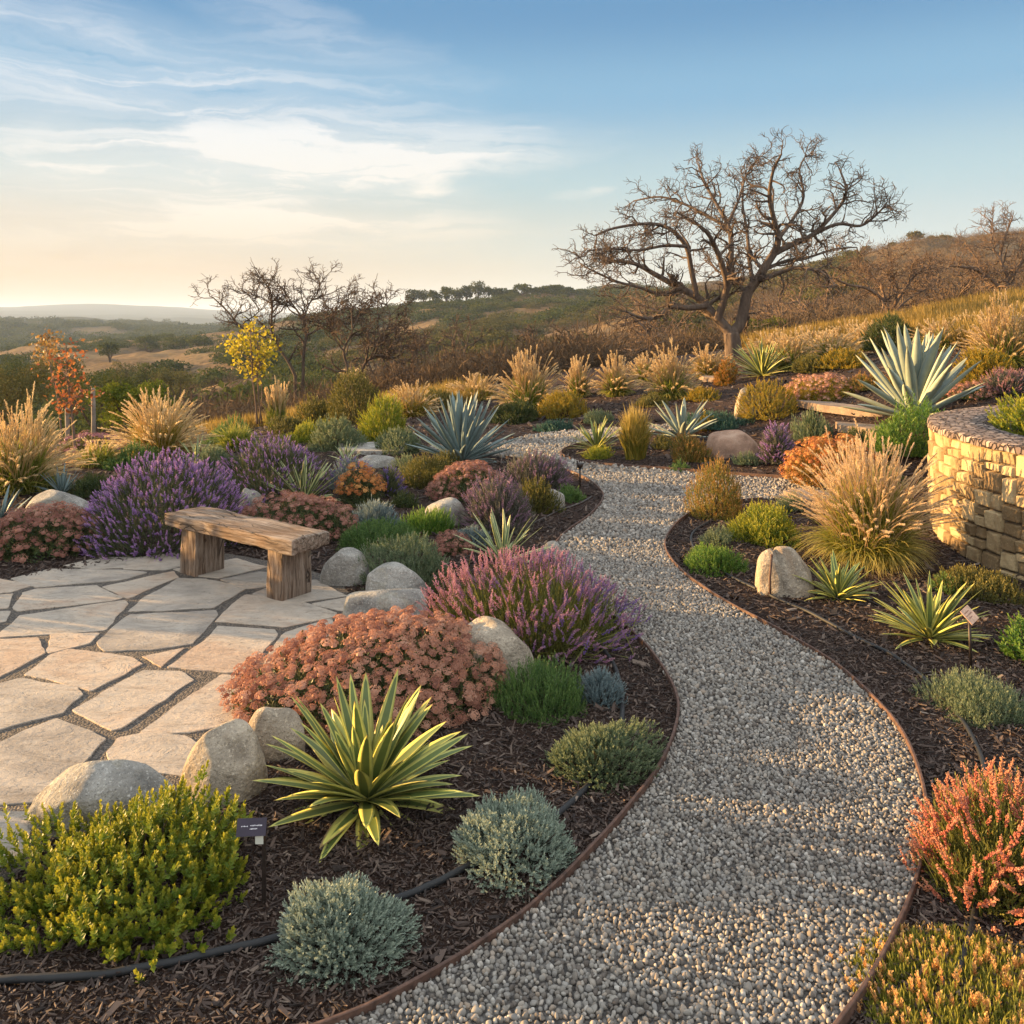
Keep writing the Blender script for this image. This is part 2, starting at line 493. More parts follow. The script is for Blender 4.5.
gx, gy = np.meshgrid(np.linspace(-22, 22, 200), np.concatenate([np.linspace(-8, 0, 20), np.linspace(.1, 34, 260)]))
tag(grid_mesh('mulch_ground', gx, gy, M['mulch']), kind='structure')
fu, fd = np.meshgrid(np.concatenate([np.linspace(-4, -.75, 20), np.linspace(-.7, .7, 300), np.linspace(.75, 4, 20)]), np.exp(np.linspace(math.log(33.8), math.log(9000), 420)))
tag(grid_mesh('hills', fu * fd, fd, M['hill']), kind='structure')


# ------------------------------------------------------------------ outlines on the ground
def cat_rom(P, per=8, closed=False):
    P = [Vector(p) for p in P]; n = len(P); out = []
    for i in range(n if closed else n - 1):
        g = lambda k: P[k % n] if closed else P[min(max(k, 0), n - 1)]
        a, b, c, d = g(i - 1), g(i), g(i + 1), g(i + 2)
        for q in range(per):
            t = q / per
            out.append(.5 * ((2 * b) + (c - a) * t + (2 * a - 5 * b + 4 * c - d) * t * t + (3 * b - a - 3 * c + d) * t ** 3))
    if not closed: out.append(P[-1])
    return out


def inpoly(x, y, poly):
    x, y = np.asarray(x), np.asarray(y)
    r = np.zeros(x.shape, bool); p = np.asarray(poly); n = len(p); j = n - 1
    for i in range(n):
        c = (p[i, 1] > y) != (p[j, 1] > y)
        if p[j, 1] != p[i, 1]:
            r ^= c & (x < (p[j, 0] - p[i, 0]) * (y - p[i, 1]) / (p[j, 1] - p[i, 1]) + p[i, 0])
        j = i
    return r


def sheet(name, poly, mat, lift, step=.25):
    """a flat area filled inside its outline, lying on the ground"""
    P = np.array([(p[0], p[1]) for p in poly])
    x0, y0 = P.min(0); x1, y1 = P.max(0)
    X, Y = np.meshgrid(np.arange(x0, x1, step), np.arange(y0, y1, step))
    k = inpoly(X.ravel(), Y.ravel(), P)
    pts = [Vector(p) for p in P] + [Vector(p) for p in np.stack([X.ravel()[k], Y.ravel()[k]], 1)]
    n = len(P)
    v, e, f, *_ = delaunay_2d_cdt(pts, [(i, (i + 1) % n) for i in range(n)], [list(range(n))], 1, 1e-5)
    v = np.array([(q[0], q[1]) for q in v])
    V = np.column_stack([v, zt(v[:, 0], v[:, 1]) + lift])
    mb = MB(); mb.add(V, np.array([list(q) for q in f if len(q) == 3]))
    return mb.build(name, mat)


def gpl(L): return [gp(*p) for p in L]


left_edge = [(120, 1120), (230, 1068), (345, 1024), (440, 975), (540, 905), (610, 835), (660, 770), (678, 720), (673, 690), (655, 660), (628, 632), (590, 602), (562, 575), (552, 555), (564, 536), (590, 517), (603, 500), (599, 490), (582, 478), (556, 468), (522, 461), (480, 455), (430, 452)]
upper_far = [(430, 446), (490, 445), (535, 435), (580, 431), (640, 427), (700, 424)]
island = [(700, 431), (650, 435), (600, 442), (572, 448), (561, 455), (572, 461), (602, 466), (640, 469), (690, 473), (740, 477), (800, 480), (850, 482)]
right_edge = [(850, 494), (800, 497), (740, 502), (705, 508), (685, 518), (670, 533), (665, 546), (671, 561), (689, 580), (722, 602), (764, 625), (797, 643), (835, 667), (872, 700), (902, 737), (920, 779), (927, 825), (916, 887), (882, 966), (830, 1045), (760, 1120)]
LE, UF, IS, RE = (cat_rom(gpl(L), 5) for L in (left_edge, upper_far, island, right_edge))
PATH = [(p.x, p.y) for p in LE + UF + IS + RE]
PATIO_PX = [(-260, 640), (-200, 600), (-60, 585), (40, 577), (100, 566), (150, 559), (210, 553), (270, 562), (330, 578), (352, 603), (330, 640), (270, 720), (230, 775), (130, 800), (60, 835), (25, 870), (-40, 900), (-260, 960)]
PATIO = [(p.x, p.y) for p in cat_rom(gpl(PATIO_PX), 3, True)]

M['gravel'] = gravel_base_mat('gravel_bed', (.05, .042, .036), (.11, .098, .085), (.19, .175, .155), 46)
M['grit'] = gravel_base_mat('patio_grit', (.045, .036, .027), (.095, .076, .057), (.16, .128, .098), 85)
tag(sheet('gravel_path', PATH, M['gravel'], .006), kind='structure')
tag(sheet('patio_grit', PATIO, M['grit'], .006), kind='structure')


def scatter_pieces(name, P, rot, scl, mat, kind, shape):
    """loose pieces too many to count: one mesh of points that carries a piece on every point"""
    me = bpy.data.meshes.new(name)
    me.vertices.add(len(P)); me.vertices.foreach_set('co', P.astype(np.float32).ravel())
    for nm, a in (('rot', rot), ('scl', scl)):
        me.attributes.new(nm, 'FLOAT_VECTOR', 'POINT').data.foreach_set('vector', a.astype(np.float32).ravel())
    me.materials.append(mat)
    o = bpy.data.objects.new(name, me); COL.objects.link(o)
    g = bpy.data.node_groups.new(name, 'GeometryNodeTree')
    g.interface.new_socket('Geometry', in_out='INPUT', socket_type='NodeSocketGeometry')
    g.interface.new_socket('Geometry', in_out='OUTPUT', socket_type='NodeSocketGeometry')
    t = NT(g)
    gi, go = t.a('NodeGroupInput'), t.a('NodeGroupOutput')
    if shape == 'pebble':
        s = t.a('GeometryNodeMeshIcoSphere', i={'Radius': 1.0, 'Subdivisions': 2})
    else:
        s = t.a('GeometryNodeMeshCube', i={'Size': (2, 2, 2), 'Vertices X': 3})
    ps = t.a('GeometryNodeInputPosition')
    nz = t.a('ShaderNodeTexNoise', i={'Scale': .9 if shape == 'pebble' else .8, 'Detail': 1.0}); t.l.new(ps.outputs[0], nz.inputs['Vector'])
    ce = t.a('ShaderNodeVectorMath', operation='SUBTRACT', i={0: nz.outputs['Color'], 1: (.5, .5, .5)})
    sv = t.a('ShaderNodeVectorMath', operation='SCALE', i={0: ce.outputs[0], 'Scale': 1.0 if shape == 'pebble' else 1.6})
    sp = t.a('GeometryNodeSetPosition', i={0: s.outputs[0], 'Offset': sv.outputs[0]})
    sm = t.a('GeometryNodeSetShadeSmooth', i={0: sp.outputs[0], 'Shade Smooth': shape == 'pebble'})
    mt = t.a('GeometryNodeSetMaterial', i={0: sm.outputs[0]}); mt.inputs['Material'].default_value = mat
    ra = t.a('GeometryNodeInputNamedAttribute', data_type='FLOAT_VECTOR', i={'Name': 'rot'})
    sa = t.a('GeometryNodeInputNamedAttribute', data_type='FLOAT_VECTOR', i={'Name': 'scl'})
    ip = t.a('GeometryNodeInstanceOnPoints')
    t.l.new(gi.outputs[0], ip.inputs['Points']); t.l.new(mt.outputs[0], ip.inputs['Instance'])
    t.l.new(ra.outputs[0], ip.inputs['Rotation']); t.l.new(sa.outputs[0], ip.inputs['Scale'])
    t.l.new(ip.outputs[0], go.inputs[0])
    o.modifiers.new('pieces', 'NODES').node_group = g
    return tag(o, kind=kind)


def jgrid(x0, x1, y0, y1, s):
    X, Y = np.meshgrid(np.arange(x0, x1, s), np.arange(y0, y1, s))
    return X.ravel() + rng.uniform(-.5, .5, X.size) * s, Y.ravel() + rng.uniform(-.5, .5, X.size) * s


px_, py_, sz_ = [], [], []
for (y0, y1, s) in ((1.9, 4.2, .0160), (4.2, 7.5, .0200), (7.5, 11, .030), (11, 16, .045)):
    X, Y = jgrid(-3, 6, y0, y1, s)
    k = (np.abs(X / Y) < .66) & inpoly(X, Y, PATH)
    px_.append(X[k]); py_.append(Y[k]); sz_.append(np.full(k.sum(), s))
X, Y, S = (np.concatenate(a) for a in (px_, py_, sz_))
S = S * rng.uniform(.36, .68, len(X)) * np.where(rng.random(len(X)) < .06, 1.35, 1)
P = np.column_stack([X, Y, zt(X, Y) + .008 + S * rng.uniform(-.05, .35, len(X))])
M['pebble'] = random_mat('pebbles', [(0, (.085, .070, .057)), (.2, (.155, .135, .112)), (.45, (.225, .205, .174)), (.6, (.175, .162, .145)), (.75, (.275, .252, .214)), (.85, (.235, .185, .138)), (.94, (.38, .355, .31)), (1, (.115, .107, .098))], .75, 50)
scatter_pieces('path_gravel', P, rng.uniform(0, 6.28, (len(P), 3)), S[:, None] * np.column_stack([rng.uniform(.85, 1.3, len(P)), rng.uniform(.8, 1.1, len(P)), rng.uniform(.55, .85, len(P))]), M['pebble'], 'stuff', 'pebble')

px_, py_, sz_ = [], [], []
for (y0, y1, s, sz) in ((1.9, 3.6, .0125, .0074), (3.6, 5.5, .017, .0088), (5.5, 8.5, .030, .013), (8.5, 14, .055, .018), (14, 24, .12, .03)):
    X, Y = jgrid(-6 if y0 < 12 else -9, 7 if y0 < 12 else 12, y0, y1, s)
    k = (np.abs(X / Y) < .64) & ~inpoly(X, Y, PATH) & ~inpoly(X, Y, PATIO)
    px_.append(X[k]); py_.append(Y[k]); sz_.append(np.full(k.sum(), sz))
X, Y, S = (np.concatenate(a) for a in (px_, py_, sz_))
S = S * rng.gamma(4, .25, len(X))
P = np.column_stack([X, Y, zt(X, Y) + rng.uniform(.0, .014, len(X))])
M['chip'] = random_mat('bark_chips', [(0, (.016, .0115, .0095)), (.35, (.039, .0265, .021)), (.62, (.069, .047, .036)), (.88, (.098, .068, .052)), (.98, (.125, .094, .072)), (1, (.21, .165, .13))], .85, 40)
scatter_pieces('bark_mulch_chips', P, np.column_stack([rng.normal(0, .35, len(P)), rng.normal(0, .35, len(P)), rng.uniform(0, 6.28, len(P))]),
               S[:, None] * np.column_stack([rng.uniform(.8, 1.6, len(P)), rng.uniform(.16, .4, len(P)), rng.uniform(.07, .16, len(P))]), M['chip'], 'stuff', 'chip')

# ------------------------------------------------------------------ edging and hoses
M['rust'] = plain_mat('rusted_steel', (.085, .045, .03), .75, .2, .5, 30)
M['hose'] = plain_mat('black_hose', (.006, .0065, .007), .65, 0, .3, 8)
M['thin_hose'] = plain_mat('brown_hose', (.055, .045, .038), .5, 0, .3, 8)


def edging(pts, label, high=.035, th=.006):
    mb = MB(); n = len(pts)
    P = np.array([(p.x, p.y) for p in pts]); T = nrm(np.gradient(P, axis=0)); N = np.column_stack([-T[:, 1], T[:, 0]])
    z = zt(P[:, 0], P[:, 1]); hh = high + fbm(np.arange(n) * .21, np.zeros(n) + len(label)) * .010
    rows = []
    for s, zz in ((-1, z - .06), (-1, z + hh - .002), (-.6, z + hh), (.6, z + hh), (1, z + hh - .002), (1, z - .06)):
        rows.append(np.column_stack([P + N * s * th, zz]))
    V = np.stack(rows, 1).reshape(-1, 3)
    i = np.arange(n - 1)[:, None] * 6 + np.arange(5)[None]
    mb.add(V, np.stack([i, i + 1, i + 7, i + 6], -1).reshape(-1, 4))
    return tag(mb.build('steel_edging', M['rust'], smooth=False), label, 'garden edging', 'steel edging strips along the gravel path')


edging(LE[:-8], 'thin rusty steel edging between the path and the bed of the biggest yucca')
edging(RE[8:], 'thin rusty steel edging between the gravel path and the bed below the stone wall')
edging(IS, 'thin rusty steel edging round the small planted island in the fork of the path', .05)


def hose(pix, rad, label, mat, group='drip hoses on the mulch'):
    pts = cat_rom([gp(*p) for p in pix], 8)
    P = np.array([tuple(p) for p in pts]); P[:, 2] = zt(P[:, 0], P[:, 1]) + rad * .8 + np.abs(fbm(np.arange(len(P)) * .13, np.ones(len(P)) * 3.3)) * .012
    mb = MB(); mb.tube(P, rad, 10)
    return tag(mb.build('drip_hose', mat), label, 'hose', group)


hose([(-90, 990), (0, 985), (70, 982), (140, 972), (220, 955), (300, 936), (360, 916), (420, 893), (480, 864), (540, 830), (580, 797), (605, 768), (620, 735), (622, 700), (616, 672), (603, 650), (590, 632)], .0125, 'thick black drip hose curving past the grey green mounds beside the path', M['hose'])
hose([(712, 521), (697, 530), (691, 541), (699, 556), (722, 573), (770, 597), (809, 614), (850, 636), (895, 659), (929, 685), (959, 719), (977, 749), (986, 780), (988, 820), (982, 870), (972, 930), (955, 985)], .011, 'dark hose running from the cleft boulder down to the orange flowering shrub', M['hose'])
hose([(592, 497), (578, 505), (558, 512), (535, 523), (516, 533), (500, 541)], .007, 'short thin hose crossing bare mulch behind the pink lavender', M['thin_hose'])
hose([(386, 503), (405, 501), (426, 498)], .006, 'thin brown hose lying between the blue fescue and the grey boulder', M['thin_hose'])

# ------------------------------------------------------------------ flagstones
M['flag'] = None
def flag_mat():
    m, t = mat_new('flagstone')
    co = t.a('ShaderNodeTexCoord').outputs['Object']
    rnd = t.a('ShaderNodeObjectInfo').outputs['Random']
    off = t.a('ShaderNodeCombineXYZ', i={0: t.m('MULTIPLY', rnd, 41), 1: t.m('MULTIPLY', rnd, 23), 2: 0.0}).outputs[0]
    co = t.a('ShaderNodeVectorMath', operation='ADD', i={0: co, 1: off}).outputs[0]
    n = t.noise(co, 1.9, 7, .62, .6)
    c = t.ramp(t.m('ADD', t.m('MULTIPLY', n, .8), t.m('MULTIPLY', rnd, .22)), [(.34, (.24, .21, .175)), (.46, (.34, .295, .24)), (.56, (.40, .33, .255)), (.66, (.36, .265, .19)), (.8, (.30, .225, .165))])
    st = t.noise(t.a('ShaderNodeMapping', i={0: co, 'Scale': (1, 3, 1), 'Rotation': (0, 0, .5)}).outputs[0], 5, 8, .7, .6)
    c = t.mix(t.ramp(st, [(.50, 0), (.70, .55)]), c, (.19, .15, .11))
    bl = t.noise(co, 7, 6, .7, .3)
    c = t.mix(t.ramp(bl, [(.56, 0), (.72, .5)]), c, (.44, .40, .34))
    pit = t.noise(co, 34, 3, .7)
    c = t.mix(t.ramp(pit, [(.63, 0), (.74, .75)]), c, (.08, .062, .045))
    lay = t.ramp(t.noise(t.a('ShaderNodeMapping', i={0: co, 'Rotation': (0, 0, .4), 'Scale': (.7, 2.0, 1)}).outputs[0], 2.8, 6, .62, .9), [(.36, 0), (.375, .25), (.45, .3), (.46, .5), (.53, .54), (.54, .75), (.62, .8), (.63, 1)])
    h = t.m('ADD', t.m('MULTIPLY', lay, .75), t.m('ADD', t.m('MULTIPLY', st, .55), t.m('MULTIPLY', t.noise(co, 26, 6, .7), .45)))
    finish(t, t.a('ShaderNodeBsdfPrincipled', i={'Base Color': c, 'Roughness': .8, 'Specular IOR Level': .25, 'Normal': bump(t, h, .022)}).outputs[0])
    return m
M['flag'] = flag_mat()


def slab(name, pts, th, mat, wob=.006, base=.0, grow=.0):
    """a flat stone with a broken, softened edge; pts are its corners on the ground"""
    P = [Vector((p[0], p[1])) for p in pts]; n = len(P)
    c0 = sum(P, Vector((0, 0))) / n
    P = [p + (p - c0).normalized() * grow for p in P]
    Q = []
    for i in range(n):                          # knock the corners off, then roughen the sides
        a, b, c = P[i - 1], P[i], P[(i + 1) % n]
        la, lc = (a - b).length, (c - b).length
        k = min(.012, la * .2, lc * .2)
        q0, q1 = b + (a - b).normalized() * k, b + (c - b).normalized() * k
        Q += [q0, (q0 + q1 + b * 2) / 4, q1]
    out = []
    for i in range(len(Q)):
        a, b = Q[i], Q[(i + 1) % len(Q)]; L = (b - a).length; m = max(1, int(L / .035))
        nn = Vector((-(b - a).y, (b - a).x)).normalized() if L > 1e-6 else Vector((0, 0))
        for q in range(m):
            s = a.lerp(b, q / m)
            w = float(fbm(np.array([s.x * 6.0]), np.array([s.y * 6.0]))[0]) * wob * 2.2
            out.append(s + nn * w)
    cen = sum(out, Vector((0, 0))) / len(out)
    z0 = Z(cen.x, cen.y) + base
    bm = bmesh.new()
    tx, ty = rng.uniform(-.006, .006, 2)
    def zz(p): return z0 + (p.x - cen.x) * tx + (p.y - cen.y) * ty
    rings = []
    for ins, dz in ((0, -.03), (0, th * .7), (.001, th * .92), (.003, th)):
        rings.append([bm.verts.new((p.x + (cen.x - p.x) / max((cen - p).length, .01) * ins - cen.x, p.y + (cen.y - p.y) / max((cen - p).length, .01) * ins - cen.y, zz(p) + dz - z0)) for p in out])
    m = len(out)
    for r in range(3):
        for i in range(m): bm.faces.new((rings[r][i], rings[r][(i + 1) % m], rings[r + 1][(i + 1) % m], rings[r + 1][i]))
    f = bm.faces.new(rings[3])
    bm.normal_update()
    if f.normal.z < 0: bmesh.ops.reverse_faces(bm, faces=bm.faces)
    bmesh.ops.triangulate(bm, faces=[f])
    me = bpy.data.meshes.new(name); bm.to_mesh(me); bm.free(); me.materials.append(mat)
    o = bpy.data.objects.new(name, me); COL.objects.link(o); o.location = (cen.x, cen.y, z0)
    return o


def q4(L, s=.34180, oy=450): return [(x * s, oy + y * s) for x, y in L]


FLAGS = [
    (q4([(190, 342), (290, 320), (375, 318), (362, 347), (280, 350)]), 'narrow flagstone at the patio rim right under the big purple lavender'),
    (q4([(378, 322), (520, 305), (535, 340), (480, 354), (368, 350)]), 'flagstone at the rim between the big lavender and the far bench leg'),
    (q4([(35, 380), (150, 352), (345, 355), (425, 362), (350, 384), (110, 405)]), 'long bluish flagstone lying just in front of the rust coloured sedum by the big lavender'),
    (q4([(-60, 385), (0, 381), (86, 401), (30, 420), (-60, 428)]), 'flagstone cut by the picture edge, the farthest one there, below the rust sedum'),
    (q4([(48, 462), (65, 422), (110, 411), (275, 402), (350, 436), (320, 444), (60, 474)]), 'five sided grey flagstone with its narrow end facing the bench, second row from the sedum'),
    (q4([(304, 404), (505, 360), (515, 378), (378, 436)]), 'wedge shaped flagstone in front of the far bench leg'),
    (q4([(378, 476), (420, 440), (520, 380), (600, 382), (720, 408), (620, 464), (480, 472)]), 'broad flagstone filling the open patio directly before the bench between both legs'),
    (q4([(-60, 432), (0, 428), (42, 424), (20, 465), (-60, 474)]), 'small grey flagstone at the picture edge with a wide grit joint on its inner side'),
    (q4([(-60, 484), (0, 479), (21, 479), (17, 504), (-60, 518)]), 'tiny rounded flagstone tip at the picture edge, above the long pale blue one'),
    (q4([(-40, 548), (12, 538), (58, 490), (358, 446), (370, 456), (300, 529), (180, 539), (0, 552)]), 'longest flagstone, pale bluish, stretching from the picture edge to mid patio'),
    (q4([(290, 566), (380, 486), (625, 475), (630, 490), (560, 570), (440, 590), (312, 590)]), 'large squarish flagstone at the middle of the patio'),
    (q4([(142, 590), (150, 545), (284, 543), (254, 570), (148, 597)]), 'small wedge flagstone tucked under the longest pale blue one'),
    (q4([(417, 609), (535, 585), (472, 638)]), 'small triangular flagstone pointing towards the viewer'),
    (q4([(496, 638), (600, 566), (640, 522), (800, 531), (804, 545), (722, 657)]), 'square flagstone half in sunlight beside the small triangular one'),
    (q4([(637, 505), (690, 452), (720, 429), (812, 431), (985, 480), (978, 490), (830, 520)]), 'long flagstone lying right under the near bench leg front'),
    (q4([(650, 383), (760, 360), (806, 366), (794, 400), (722, 410)]), 'small flagstone between the two bench legs'),
    (q4([(510, 352), (560, 368), (640, 377), (780, 345), (690, 322), (655, 328)]), 'flagstone beneath the far bench leg'),
    (q4([(742, 425), (796, 402), (920, 384), (1010, 430), (862, 449)]), 'flagstone beneath the near bench leg, reaching towards the grey boulder'),
    (q4([(918, 455), (1024, 436), (1060, 455), (1030, 474), (990, 472)]), 'small flagstone by the grey boulders at the patio corner'),
    (q4([(-60, 562), (0, 560), (108, 556), (119, 575), (124, 600), (0, 668), (-60, 690)]), 'flagstone at the picture edge where the sunlit band begins'),
    (q4([(84, 661), (146, 606), (205, 589), (380, 611), (414, 630), (266, 707)]), 'sunlit orange tinted flagstone with a pointed near corner, next to the wide grit joint'),
    (q4([(-60, 700), (0, 690), (60, 675), (214, 700), (236, 722), (180, 773), (0, 818), (-60, 840)]), 'sunlit rippled flagstone at the picture edge above the largest pale one'),
    (q4([(216, 765), (420, 651), (520, 656), (564, 680), (356, 818), (330, 824)]), 'sunlit diamond flagstone above the pointed boulder'),
    (q4([(420, 829), (604, 692), (650, 666), (742, 672), (760, 700), (700, 800), (560, 830)]), 'sunlit flagstone running up to the orange sedum beside the pointed boulder'),
    (q4([(762, 650), (794, 598), (838, 541), (965, 500), (990, 540), (900, 650), (820, 690)]), 'flagstone half hidden behind the big orange sedum'),
    ([(-60, 748), (0, 745), (55, 722), (105, 742), (77, 769), (32, 803), (0, 805), (-60, 812)], 'largest pale flagstone near the flat grey boulder, with a fine crack'),
    (q4([(317, 890), (345, 851), (430, 838), (540, 845), (610, 900), (540, 960), (350, 935)]), 'flagstone squeezed between the flat boulder and the pointed boulder'),
    ([(-60, 824), (0, 816), (34, 818), (24, 852), (0, 866), (-60, 880)], 'nearest flagstone, cut by the picture edge behind the yellow green shrub'),
]
for pix, lab in FLAGS:
    tag(slab('flagstone', [gp(*p) for p in pix], .012, M['flag'], .010, grow=.016), lab, 'paving stone', 'flagstones of the patio')
for L in ([(-150, 700), (-75, 690), (-72, 735), (-160, 750)], [(-160, 765), (-72, 755), (-72, 815), (-170, 830)], [(-120, 590), (-30, 584), (-28, 605), (-130, 612)]):
    pass

# ------------------------------------------------------------------ boulders
M['granite'] = stone_mat('grey_granite', (.13, .122, .108), (.26, .245, .215), (.40, .38, .335), 6, .055, .75, lichen=(.30, .27, .2))
M['tanrock'] = stone_mat('tan_boulder', (.16, .128, .094), (.31, .26, .195), (.46, .39, .295), 6, .055, .7, lichen=(.24, .17, .11))
M['redrock'] = stone_mat('pink_rock', (.18, .11, .075), (.30, .19, .13), (.40, .28, .2), 5, .02, .35)
_b = bmesh.new(); bmesh.ops.create_icosphere(_b, subdivisions=5, radius=1)
ICOV = np.array([tuple(v.co) for v in _b.verts]); ICOF = np.array([[v.index for v in f.verts] for f in _b.faces]); _b.free()


def fourier(p, g, n, k0, k1):
    s = 0
    for q in range(n):
        k = nrm(g.normal(size=3)) * g.uniform(k0, k1)
        s = s + np.sin(p @ k + g.uniform(0, 6.28)) / n ** .5
    return s


def rock_verts(seed, planes=18, soft=9.0, rough=.045):
    g = np.random.default_rng(seed)
    d = ICOV
    N = nrm(g.normal(size=(planes, 3))); N[:, 2] = np.abs(N[:, 2]) * .9; N = nrm(N); D = g.uniform(.74, 1.0, planes)
    c = np.maximum(d @ N.T, .02)
    r = np.concatenate([D[None] / c, np.full((len(d), 1), 1.03)], 1)
    r = -np.log(np.exp(-r * soft).sum(1)) / soft
    r = r / r.max()
    r = r + fourier(d, g, 6, 2, 4) * rough + fourier(d, g, 10, 6, 12) * rough * .30 + fourier(d, g, 12, 16, 30) * rough * .12
    return d * r[:, None]


def boulder(px, bot, top, wid, mat, seed, label, deep=.85, cleft=False, soft=30.0, tall=None, rz=None, planes=17):
    g = gp(px, bot); y = g.y
    rx = wid / 2 * y / F; ry = rx * deep
    y += ry * .85; rx = wid / 2 * y / F
    x = (px - 512) / F * y; zg = Z(x, y)
    Zh = H - zg - (top - HOR) / F * y
    h = tall or math.sqrt(max(Zh * Zh - ((top - HOR) / F * ry * .8) ** 2, .01))
    V = rock_verts(seed, planes, soft)
    k = V[:, 2] < 0; V[k, 2] *= .6
    V = V / np.abs(V).max(0)
    V = np.sign(V) * np.abs(V) ** np.array([.88, .88, .74])
    V = V * np.array([rx, ry, h])
    if cleft:
        V[:, 2] -= np.exp(-((V[:, 0] + rx * .30 + V[:, 1] * .2) / (.05 * rx)) ** 2) * .14 * h
        V[:, 1] += np.exp(-((V[:, 0] + rx * .30 + V[:, 1] * .2) / (.05 * rx)) ** 2) * .10 * ry * (V[:, 1] < 0)
    mb = MB(); mb.add(V, ICOF)
    o = mb.build('boulder', mat, loc=(x, y, zg))
    if rz: o.rotation_euler.z = rz
    return tag(o, label, 'boulder', 'boulders in the planting beds')


boulder(102, 845, 760, 164, M['granite'], 11, 'long flat grey boulder at the patio edge behind the yellow green shrub', .55)
boulder(222, 805, 723, 92, M['tanrock'], 24, 'pointed tan boulder with creased faces beside the big variegated yucca', .8)
boulder(276, 762, 704, 60, M['tanrock'], 33, 'tan boulder half hidden between the big variegated yucca and the orange sedum', .8)
boulder(493, 684, 619, 92, M['tanrock'], 45, 'pale smooth boulder showing between the orange sedum and the pink lavender', .8)
boulder(388, 625, 587, 96, M['granite'], 52, 'low grey boulder with an orange lit corner just above the big orange sedum', .6)
boulder(393, 606, 562, 70, M['granite'], 61, 'rounded grey boulder in front of the pale green bush by the patio corner', .8)
boulder(345, 586, 548, 50, M['granite'], 75, 'smaller grey boulder right beside the near bench leg', .8)
boulder(445, 526, 498, 52, M['granite'], 82, 'smooth grey boulder below the faded lavender in the middle of the left bed', .75)
boulder(58, 513, 490, 64, M['granite'], 94, 'flat grey boulder above the rust sedum, nearest to the picture edge', .7)
boulder(250, 512, 488, 26, M['granite'], 101, 'small grey boulder peeking out between the big lavender and the sedum behind the bench', .8)
boulder(784, 597, 546, 66, M['tanrock'], 119, 'tan boulder split by a deep cleft beside the hose', .75, cleft=True)
boulder(731, 458, 430, 56, M['redrock'], 121, 'wide pinkish boulder on the planted island', .6)
boulder(747, 420, 388, 28, M['tanrock'], 134, 'rounded tan boulder beside the golden orange bush on the upper bank', .8)
boulder(374, 468, 455, 44, M['granite'], 141, 'half buried grey boulder behind the small orange sedum', .7)
boulder(552, 508, 488, 26, M['granite'], 152, 'small flat rock on the mulch tip near the path light', .8)
boulder(552, 557, 541, 20, M['granite'], 157, 'small rock peeking above the pink lavender beside the path', .8)

# flat sandstone pieces on the upper bank and beside the fork
SAND = stone_mat('sandstone_slab', (.13, .092, .066), (.21, .155, .112), (.28, .212, .155), 4, .03, .4)
tag(slab('stone_slab', [gp(*p) for p in [(783, 503), (806, 496), (836, 498), (838, 508), (806, 512)]], .10, SAND, .012), 'pinkish sandstone slab where the side path meets the plumed grass', 'stone slab', 'flat stone slabs')
tag(slab('stone_slab', [gp(*p) for p in [(796, 409), (830, 405), (872, 407), (905, 415), (870, 417), (820, 415)]], .07, SAND, .012), 'long thin stone slab set in the bank under the large agave, the upper of the two', 'stone slab', 'flat stone slabs')
tag(slab('stone_slab', [gp(*p) for p in [(836, 430), (868, 426), (905, 424), (908, 432), (866, 437), (838, 438)]], .06, SAND, .012), 'grey brown stone slab at the foot of the bank, the lower of the two', 'stone slab', 'flat stone slabs')
tag(slab('stone_slab', [gp(*p) for p in [(338, 448), (372, 446), (404, 448), (404, 455), (360, 455), (340, 454)]], .06, M['granite'], .012), 'grey stone slab lying before the blue agave of the left bed', 'stone slab', 'flat stone slabs')
tag(slab('stone_slab', [gp(*p) for p in [(698, 379), (714, 376), (728, 378), (727, 382), (704, 383)]], .08, SAND, .012), 'small pale stone slab near the trunk of the bare oak', 'stone slab', 'flat stone slabs')

# ------------------------------------------------------------------ bench
def wood_mat():
    m, t = mat_new('weathered_timber')
    co = t.a('ShaderNodeTexCoord').outputs['Object']
    g = t.a('ShaderNodeMapping', i={0: co, 'Scale': (1.2, 16, 16)}).outputs[0]
    n = t.noise(g, 2.2, 8, .7, .5)
    n2 = t.noise(co, 3.2, 6, .6)
    c = t.ramp(n, [(.33, (.04, .027, .02)), (.44, (.13, .092, .065)), (.54, (.235, .18, .135)), (.68, (.33, .275, .22))])
    c = t.mix(t.ramp(n2, [(.46, 0), (.66, .55)]), c, (.15, .085, .045))
    cr = t.a('ShaderNodeTexVoronoi', feature='DISTANCE_TO_EDGE', i={'Vector': t.a('ShaderNodeMapping', i={0: t.a('ShaderNodeVectorMath', operation='ADD', i={0: co, 1: t.a('ShaderNodeVectorMath', operation='SCALE', i={0: t.a('ShaderNodeTexNoise', i={0: co, 'Scale': 6.0}).outputs['Color'], 'Scale': .05}).outputs[0]}).outputs[0], 'Scale': (.35, 9, 9)}).outputs[0], 'Scale': 2.2})
    crk = t.m('MAXIMUM', t.ramp(cr.outputs['Distance'], [(.004, 0), (.022, 1)]), t.ramp(t.noise(co, 5.0, 3), [(.40, 1), (.50, 0)]))
    c = t.mix(t.m('MULTIPLY', t.m('SUBTRACT', 1.0, crk), .8), c, (.02, .014, .01))
    h = t.m('ADD', t.m('MULTIPLY', n, .7), t.m('MULTIPLY', crk, .55))
    finish(t, t.a('ShaderNodeBsdfPrincipled', i={'Base Color': c, 'Roughness': .85, 'Specular IOR Level': .2, 'Normal': bump(t, h, .024)}).outputs[0])
    return m


M['wood'] = wood_mat()


